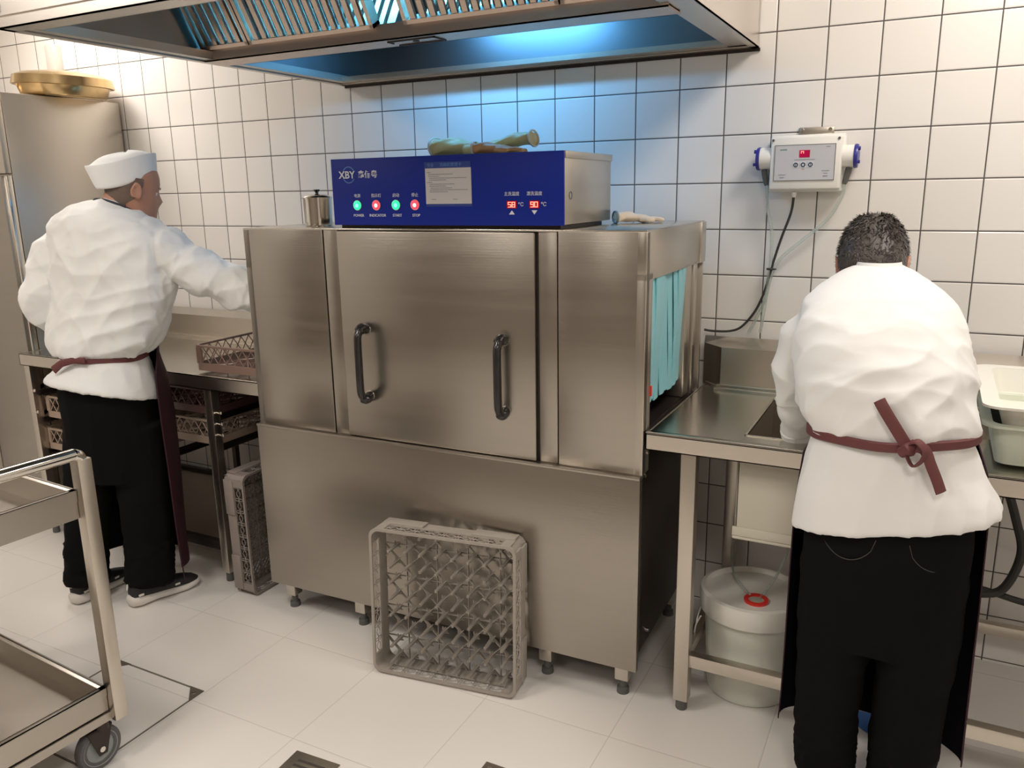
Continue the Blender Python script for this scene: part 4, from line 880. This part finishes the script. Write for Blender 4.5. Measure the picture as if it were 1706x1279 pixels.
def band(c0, w_, d_, z, hh, th, rtv, fwv, tilt=0.0, a0=0, a1=2*PI, n=64):
    R = []
    for i in range(n+1):
        a = a0+(a1-a0)*i/n; o = rtv*math.cos(a)*w_+fwv*math.sin(a)*d_; q = (rtv*math.cos(a)+fwv*math.sin(a)).normalized(); zz = z+tilt*math.cos(a)+.002*math.sin(5*a)
        bpt = Vector((c0[0], c0[1], zz))+o
        R.append([tuple(bpt+UP*hh), tuple(bpt+q*th+UP*hh*.7), tuple(bpt+q*th-UP*hh*.7), tuple(bpt-UP*hh)])
    return R
MB().rings(band((-2.046, -.925), asz(.143, .122)+.004, .126, .980, .010, .006, rt, fw, -.006), cap=False).build('apron_tie', TIE, P1)
# tie tail: knot at the back, one short tail pointing down left
kb = Vector((-2.046, -.925, .985))-fw*.135-rt*.01
MB().tube([kb+rt*.05-fw*.006, kb-fw*.010, kb-rt*.045-fw*.014+UP*(-.012), kb-rt*.085-fw*.010+UP*(-.038)], [.011, .012, .013, .015], 10, flat=.3, up=(0, 0, 1)).build('apron_tie_tail', TIE, P1)
MB().tube(spline([(-2.03, -.80, 1.505), (-2.045, -.85, 1.528), (-2.018, -.90, 1.536), (-1.968, -.905, 1.534), (-1.925, -.888, 1.520), (-1.896, -.858, 1.499), (-1.884, -.815, 1.470), (-1.895, -.765, 1.440), (-1.93, -.735, 1.40)], 5), [.0095]*41, 10, flat=.45, up=(0, 0, 1)).build('apron_neck_strap', NAVY, P1)
# trousers
t_ = MB()
t_.rings([ell((x, y, z), a, d, rt, fw, 40, 2.3) for z, x, y, a, d in ((.50, -2.06, -.935, .175, .105), (.60, -2.055, -.93, .178, .125), (.72, -2.05, -.925, .176, .135), (.83, -2.05, -.93, .172, .135), (.90, -2.048, -.928, .165, .13))])
def leg(mb, P, rad): Q = spline(P, 5); mb.tube(Q, [rad[0]+(rad[-1]-rad[0])*0 if False else rad[min(len(rad)-1, int(i*(len(rad)-1)/(len(Q)-1)+.5))] for i in range(len(Q))], 28)
leg(t_, [(-2.135, -.955, .72), (-2.150, -.975, .55), (-2.165, -1.0, .36), (-2.175, -1.022, .20), (-2.180, -1.028, .115), (-2.182, -1.03, .075)], [.092, .090, .086, .080, .076, .074, .078, .072])
leg(t_, [(-1.955, -.90, .72), (-1.962, -.885, .55), (-1.962, -.893, .36), (-1.962, -.905, .20), (-1.963, -.915, .115), (-1.964, -.92, .070)], [.102, .102, .100, .094, .088, .088, .090, .078])
def pantf(p, n):
    d = folds(p, [((0, .1, 1), 11, 2, 1, 1.7)], .003)
    if p.z < .25: d += folds(p, [((1, .5, .15), 26, 6, 1, 3.3)], .006)
    return d
fuse('trousers', t_, PANTS, P1, .007, 3, pantf)
shoe(P1, (-1.975, -1.010, 0), (-1.905, -.735, 0), 'shoe', SHOEB, SHOEW)
shoe(P1, (-2.190, -1.095, 0), (-2.215, -.815, 0), 'shoe', SHOEB, SHOEW)
# apron, worn in front, edges at both hips
rows = []
for z, ex, a_, b_ in ((1.32, .30, .12, .165), (1.20, .55, .15, .170), (1.08, 1.0, .185, .180), (.98, 1.25, .180, .165), (.90, 1.55, .195, .185), (.75, 1.68, .212, .190), (.55, 1.68, .215, .190), (.35, 1.66, .213, .185), (.20, 1.62, .212, .180), (.145, 1.60, .212, .18)):
    cx, cy = -2.046+(.02 if z > .3 else .02), -.925
    row = []
    for i in range(33):
        a = PI/2 + ex*(1-2*i/32)*-1.0; wv = .004*math.sin(6*a+z*5)
        p = Vector((cx, cy, z))+rt*(math.cos(a)*(a_+wv))+fw*(math.sin(a)*(b_+wv)); row.append(tuple(p))
    rows.append(row)
sheet(rows, .003, 'apron', APRONM, APRONIN, P1)
e0 = [Vector(r_[0]) for r_ in rows[3:]]; e1 = [Vector(r_[-1]) for r_ in rows[3:]]
ee = e1 if (e1[0]-e0[0]).dot(rt) > 0 else e0
MB().tube([p+rt*.002 for p in ee]+[ee[-1]+UP*-.06+rt*.006], [.0025]*(len(ee))+[.0022], 8).build('apron_edge_string', APRONM, P1)
# cap: side band rising to a peak at the back, dented crown
CF = Vector((.43, .90, 0)).normalized(); CR = CF.cross(UP).normalized()
def capring(dz, wa, wb, sh, tiltb):
    out = []
    for i in range(48):
        a = 2*PI*i/48; cs, sn = math.cos(a), math.sin(a)
        out.append(tuple(Vector((-1.955, -.800, 1.594))+CR*(wa*cs)+CF*(wb*sn+sh)+UP*(dz+(.022+tiltb)*sn+.003*math.sin(3*a))))
    return out
f2 = (hf-hu*hf.dot(hu)).normalized(); r2 = f2.cross(hu).normalized()
capm = MB()
capm.rings([capring(.0, .078, .098, -.004, 0), capring(.002, .086, .106, -.004, 0), capring(.040, .089, .113, -.010, .0), capring(.082, .092, .122, -.016, .004), capring(.086, .090, .119, -.016, .004), capring(.078, .083, .108, -.014, .0), capring(.098, .070, .088, -.004, -.010), capring(.108, .040, .055, .004, -.014), capring(.112, .006, .01, .006, -.018)], cap=False)
cp = capm.build('cap', CAPM, P1, sm=45)
sb = cp.modifiers.new('sub', 'SUBSURF'); sb.levels = 1; sb.render_levels = 2
# cropped hair below the cap
hr = MB(); R = []
for z, ex, of in ((.045, 1.0, .0035), (.020, 1.0, .0035), (-.005, .98, .003), (-.030, .94, .0025), (-.050, .88, .002), (-.068, .80, .001)):
    row = []
    lvz = {.045: (.098, .0765), .020: (.094, .0755), -.005: (.088, .073), -.030: (.083, .069), -.050: (.075, .065), -.068: (.066, .060)}[z]
    for i in range(25):
        a = -PI/2 + (PI*.56 if z > .01 else PI*.52 if z > -.02 else PI*.47 if z > -.04 else PI*.36)*(2*i/24-1)
        row.append(tuple(hc+r2*math.cos(a)*(lvz[1]*(.078/.0765)+of)+f2*math.sin(a)*((lvz[0] if math.sin(a) < 0 else .09)+of)+hu*z))
    R.append(row)
sheet(R, -.001, 'hair', STUB, STUB, P1)
for e in (-1, 1):
    pc = hc+r2*e*.031+f2*.068+hu*.004
    MB().lathe([(0, -.010), (.008, -.007), (.0115, 0), (.008, .007), (0, .010)], tuple(pc), 16).build('eye', mat('eye_white', (.7, .68, .65), .2), P1)
    MB().tube([hc+r2*e*.046+f2*.082+hu*.020, hc+r2*e*.031+f2*.087+hu*.026, hc+r2*e*.016+f2*.090+hu*.022], [.0022, .003, .0022], 8, flat=.6).build('eyebrow', STUB, P1)

# ---- right worker: back to the room, bent over the sink
PRN = 'bareheaded person in white coat bent over the sink, maroon apron ribbon tied behind'
RC = [(.795, .632, -.862, .217, .150), (.812, .631, -.862, .215, .150), (.860, .626, -.866, .204, .142), (.922, .619, -.870, .188, .132), (.962, .616, -.872, .175, .126), (.998, .613, -.872, .162, .120), (1.018, .606, -.868, .170, .128), (1.050, .598, -.858, .178, .136), (1.100, .586, -.842, .180, .142), (1.150, .577, -.818, .181, .146), (1.195, .568, -.790, .180, .146), (1.235, .560, -.758, .176, .142), (1.268, .555, -.725, .166, .134), (1.295, .551, -.695, .145, .124), (1.318, .548, -.668, .115, .108), (1.338, .545, -.645, .084, .090), (1.354, .543, -.628, .052, .068)]
xr, yf = Vector((1, 0, 0)), Vector((0, 1, 0))
b = MB(); b.rings([ell((x, y, z), a*(.84 if z > .99 else .70), d*(.80 if z > .99 else .68), xr, yf, 32) for z, x, y, a, d in RC])
hc = Vector((.524, -.545, 1.338)); hf = Vector((-.03, .72, -.69)).normalized(); hu = Vector((-.07, .69, .72)).normalized()
b.tube([(.545, -.655, 1.26), (.538, -.618, 1.29), (.528, -.57, 1.315)], [.062, .058, .056], 24)
head(b, hc, hf, hu, .98, .076)
AL = [(.415, -.730, 1.215), (.388, -.712, 1.14), (.376, -.690, 1.045), (.382, -.640, .955), (.390, -.590, .880), (.41, -.565, .835)]
AR = [(.685, -.730, 1.215), (.705, -.712, 1.14), (.708, -.690, 1.045), (.685, -.640, .965), (.64, -.575, .895), (.60, -.545, .850)]
for A in (AL, AR): b.tube(spline(A, 5), [.038-.012*i/25 for i in range(26)], 18)
hand(b, AL[-1], (.25, .25, -.9), (.8, -.4, .1), 1.0, .6, -1); hand(b, AR[-1], (-.45, .2, -.85), (-.8, -.4, .1), 1.0, .6, 1)
LL = [(.545, -.868, .80), (.540, -.872, .55), (.535, -.870, .38), (.537, -.868, .10), (.537, -.868, .06)]
LR = [(.700, -.868, .80), (.706, -.872, .55), (.712, -.862, .38), (.710, -.852, .10), (.710, -.852, .06)]
for lg in (LL, LR): b.tube(spline(lg, 4), [.078, .076, .073, .070, .064, .060, .057, .054, .050, .048, .045, .042, .040, .038, .036, .036, .036], 20)
P2 = fuse('person', b, SKIN, None, .0055, 3); tag(P2, PRN, 'person')
c = MB(); c.rings([ell((x, y, z), a, d, (1, 0, .20 if z < .83 else .09 if z < .9 else 0), yf, 48, 2.3 if z > .9 else 2.9) for z, x, y, a, d in RC])
c.tube(spline([(.450, -.735, 1.222), (.415, -.735, 1.200), (.382, -.720, 1.14), (.371, -.700, 1.05), (.373, -.665, .985), (.377, -.625, .925), (.379, -.604, .897)], 6), [.052+.003*math.sin(i*.8)-.013*i/36 for i in range(37)], 26)
c.tube(spline([(.655, -.735, 1.222), (.685, -.735, 1.200), (.706, -.720, 1.14), (.712, -.700, 1.05), (.70, -.665, .985), (.665, -.62, .935), (.645, -.585, .905)], 6), [.052+.003*math.sin(i*.9)-.012*i/36 for i in range(37)], 26)
def coatR(p, n):
    d = folds(p, [((.75, .1, -.55), 10, 2.2, 1.0, 2.9), ((-.7, .1, -.6), 12, 2.6, .8, 6.1), ((1, 0, .1), 14, 3, .35, 8.4)], .0105 if p.z < 1.15 else .0105*max(0, (1.32-p.z)/.17))
    if p.z < .99: d = folds(p, [((.1, 0, 1), 13, 1.4, 1.0, 4.2)], .0045*min(1, (.99-p.z)/.04))
    elif p.z < 1.10: d += folds(p, [((.15, 0, 1), 20, 3.0, 1.0, 9.0)], .0045*(1.10-p.z)/.11)
    return d + .0012*noise.noise(p*30)
fuse('coat', c, COAT, P2, .006, 3, coatR)
# collar, cuff
MB().rings([ell((.5435, -.634+.002*k, 1.338+.012*k-.001), .058-.003*k, .074-.006*k, xr, yf, 40) for k in range(3)], cap=False).build('collar', COAT, P2)
R = []
for i in range(33):
    a = 2*PI*i/32; cc = Vector((.377, -.598, .890)); ax = Vector((.10, .42, -.90)).normalized(); u = ax.cross(Vector((1, 0, 0))).normalized(); w_ = ax.cross(u)
    q = u*math.cos(a)+w_*math.sin(a); p = cc+q*(.041+.002*math.sin(3*a))
    R.append([tuple(p+ax*(-.016)), tuple(p+q*.006+ax*(-.012)), tuple(p+q*.005+ax*.016), tuple(p+ax*.018)])
MB().rings(R, cap=False).build('rolled_cuff', COAT, P2)
# tie round the waist, knot, loop and tails
MB().rings(band((.613, -.872), .1770, .1390, 1.000, .0115, .005, xr, yf, .010), cap=False).build('apron_tie', TIE, P2)
kx, ky, kz = .655, -1.015, 1.004
MB().tube([(kx-.014, ky, kz-.012), (kx, ky-.010, kz), (kx+.012, ky, kz+.012)], [.012, .016, .011], 12).build('tie_knot', TIE, P2)
MB().tube(spline([(kx-.004, ky-.008, kz+.004), (kx-.028, ky-.008, kz+.040), (kx-.055, ky-.004, kz+.080), (kx-.066, ky+.002, kz+.097)], 4), [.0125]*13, 10, flat=.22, up=(.8, 0, .5)).build('tie_tail', TIE, P2)
MB().tube(spline([(kx, ky-.008, kz+.006), (kx+.028, ky-.012, kz+.004), (kx+.044, ky-.010, kz-.030), (kx+.058, ky-.006, kz-.062), (kx+.068, ky-.004, kz-.088)], 4), [.0125]*17, 10, flat=.22, up=(.9, 0, .3)).build('tie_tail', TIE, P2)
MB().tube(spline([(kx-.002, ky-.008, kz+.010), (kx+.014, ky-.020, kz+.022), (kx+.030, ky-.024, kz+.006), (kx+.026, ky-.022, kz-.018), (kx+.010, ky-.016, kz-.034), (kx-.004, ky-.010, kz-.014)], 5), [.0095]*26, 10, flat=.3, up=(0, 1, 0)).build('tie_loop', TIE, P2)
t_ = MB()
t_.rings([ell((x, -.868, z), a, d, xr, yf, 40, 2.5) for z, x, a, d in ((.46, .622, .168, .085), (.55, .622, .172, .105), (.65, .622, .178, .118), (.75, .624, .180, .122), (.86, .622, .176, .12))])
leg(t_, [(.535, -.868, .66), (.532, -.868, .50), (.528, -.868, .36), (.527, -.868, .22), (.532, -.868, .12), (.535, -.868, .07)], [.096, .092, .086, .080, .074, .072, .070, .064])
leg(t_, [(.712, -.868, .66), (.714, -.866, .50), (.712, -.860, .36), (.710, -.855, .22), (.708, -.852, .12), (.707, -.85, .07)], [.094, .090, .086, .081, .078, .075, .073, .066])
def pantr(p, n):
    d = folds(p, [((0, .1, 1), 10, 2, 1, 4.7)], .003)
    if p.z < .30: d += folds(p, [((1, .3, .25), 24, 6, 1, 8.3)], .005*min(1, (.30-p.z)/.1))
    return d
tr = fuse('trousers', t_, PANTS, P2, .007, 3, pantr)
for s_, x0 in ((-1, .548), (1, .735)):
    q = []
    for k in range(15):
        t = k/14; xx = x0+(-.06+.12*t); zz = .775-.06*math.sin(t*PI)**.5
        q.append((xx, -.868-.122*math.sqrt(max(.02, 1-((xx-.622)/.178)**2.5 if xx > .622 else 1-((.622-xx)/.178)**2.5))-.002, zz))
    MB().tube(q, .0010, 6).build('pocket_seam', SEAM, tr)
shoe(P2, (.515, -.985, 0), (.545, -.715, 0), 'shoe', SHOEU, SHOEW)
shoe(P2, (.705, -.965, 0), (.725, -.700, 0), 'shoe', SHOEU, SHOEW)
rows = []
for z, ex, a_, b_, dy in ((1.16, .45, .14, .13, .03), (1.06, .9, .17, .13, .01), (1.00, 1.25, .172, .13, 0), (.92, 1.56, .195, .142, 0), (.80, 1.66, .205, .148, 0), (.60, 1.70, .208, .140, 0), (.40, 1.70, .210, .130, 0), (.26, 1.66, .212, .125, 0), (.185, 1.64, .214, .125, 0)):
    row = []
    for i in range(33):
        u = 2*i/32-1; a = PI/2 - ex*u; wv = .003*math.sin(7*a+z*4)
        row.append((.622+math.cos(a)*(a_+wv), -.868+dy+math.sin(a)*(b_+wv), z))
    rows.append(row)
sheet([r_[::-1] for r_ in rows], .003, 'apron', APRONM, APRONIN, P2)
# hair: scalp cap plus many short tufts
r2 = hf.cross(hu).normalized(); rnd = random.Random(11); hm = MB(); R = []
def scalp(th, ph, o=0.0):   # th from crown, ph around (0 = front)
    sp = Vector((math.sin(th)*math.sin(ph), math.sin(th)*math.cos(ph), math.cos(th)))
    sp = Vector([math.copysign(abs(q)**.74, q) for q in sp])
    return hc+(r2*sp.x*(.0775+o)+hf*(sp.y*((.100 if sp.y > 0 else .106)+o))+hu*(sp.z*(.125+o) if sp.z > 0 else sp.z*(.10+o)+0))*.98, sp
for j in range(13):
    ring = []
    for i in range(40):
        ph = 2*PI*i/40; mx = 1.15 if math.cos(ph) > .5 else (1.45 if math.cos(ph) > -.2 else 2.12); p, s_ = scalp(.04+mx*j/12, ph, .006); ring.append(tuple(p))
    R.append(ring)
R = [[tuple(Vector(p)+hu*.018*max(0, 1-j/5)) for p in q] for j, q in enumerate(R)]
hm.rings(R, cap=True)
for k in range(4200):
    ph = rnd.uniform(0, 2*PI); mx = 1.15 if math.cos(ph) > .5 else (1.45 if math.cos(ph) > -.2 else 2.14); th = math.acos(1-rnd.random()*(1-math.cos(mx)))
    p, s_ = scalp(th, ph, .005+.017*max(0, 1-th/.7)); n = (r2*s_.x+hf*s_.y+hu*s_.z).normalized()
    dn = (-hu*.6 - hf*.25 + Vector((rnd.uniform(-.5, .5), rnd.uniform(-.5, .5), rnd.uniform(-.5, .5)))); dn = (dn-n*dn.dot(n)).normalized()
    l = rnd.uniform(.012, .024)*(1 if th < 1.6 else .6); d = (n*rnd.uniform(.15, .45)+dn).normalized(); sd = d.cross(n).normalized()*.0016
    tip = p+d*l; hm.add([p-sd, p+sd, p+n*.0016, tip], [(0, 1, 3), (1, 2, 3), (2, 0, 3)])
hm.build('hair', HAIRM, P2, sm=0)
for e in (-1, 1):
    pc = hc+r2*e*.030+hf*.068+hu*.004
    MB().lathe([(0, -.010), (.008, -.007), (.0115, 0), (.008, .007), (0, .010)], tuple(pc), 16).build('eye', mat('eye_white', (.7, .68, .65), .2), P2)
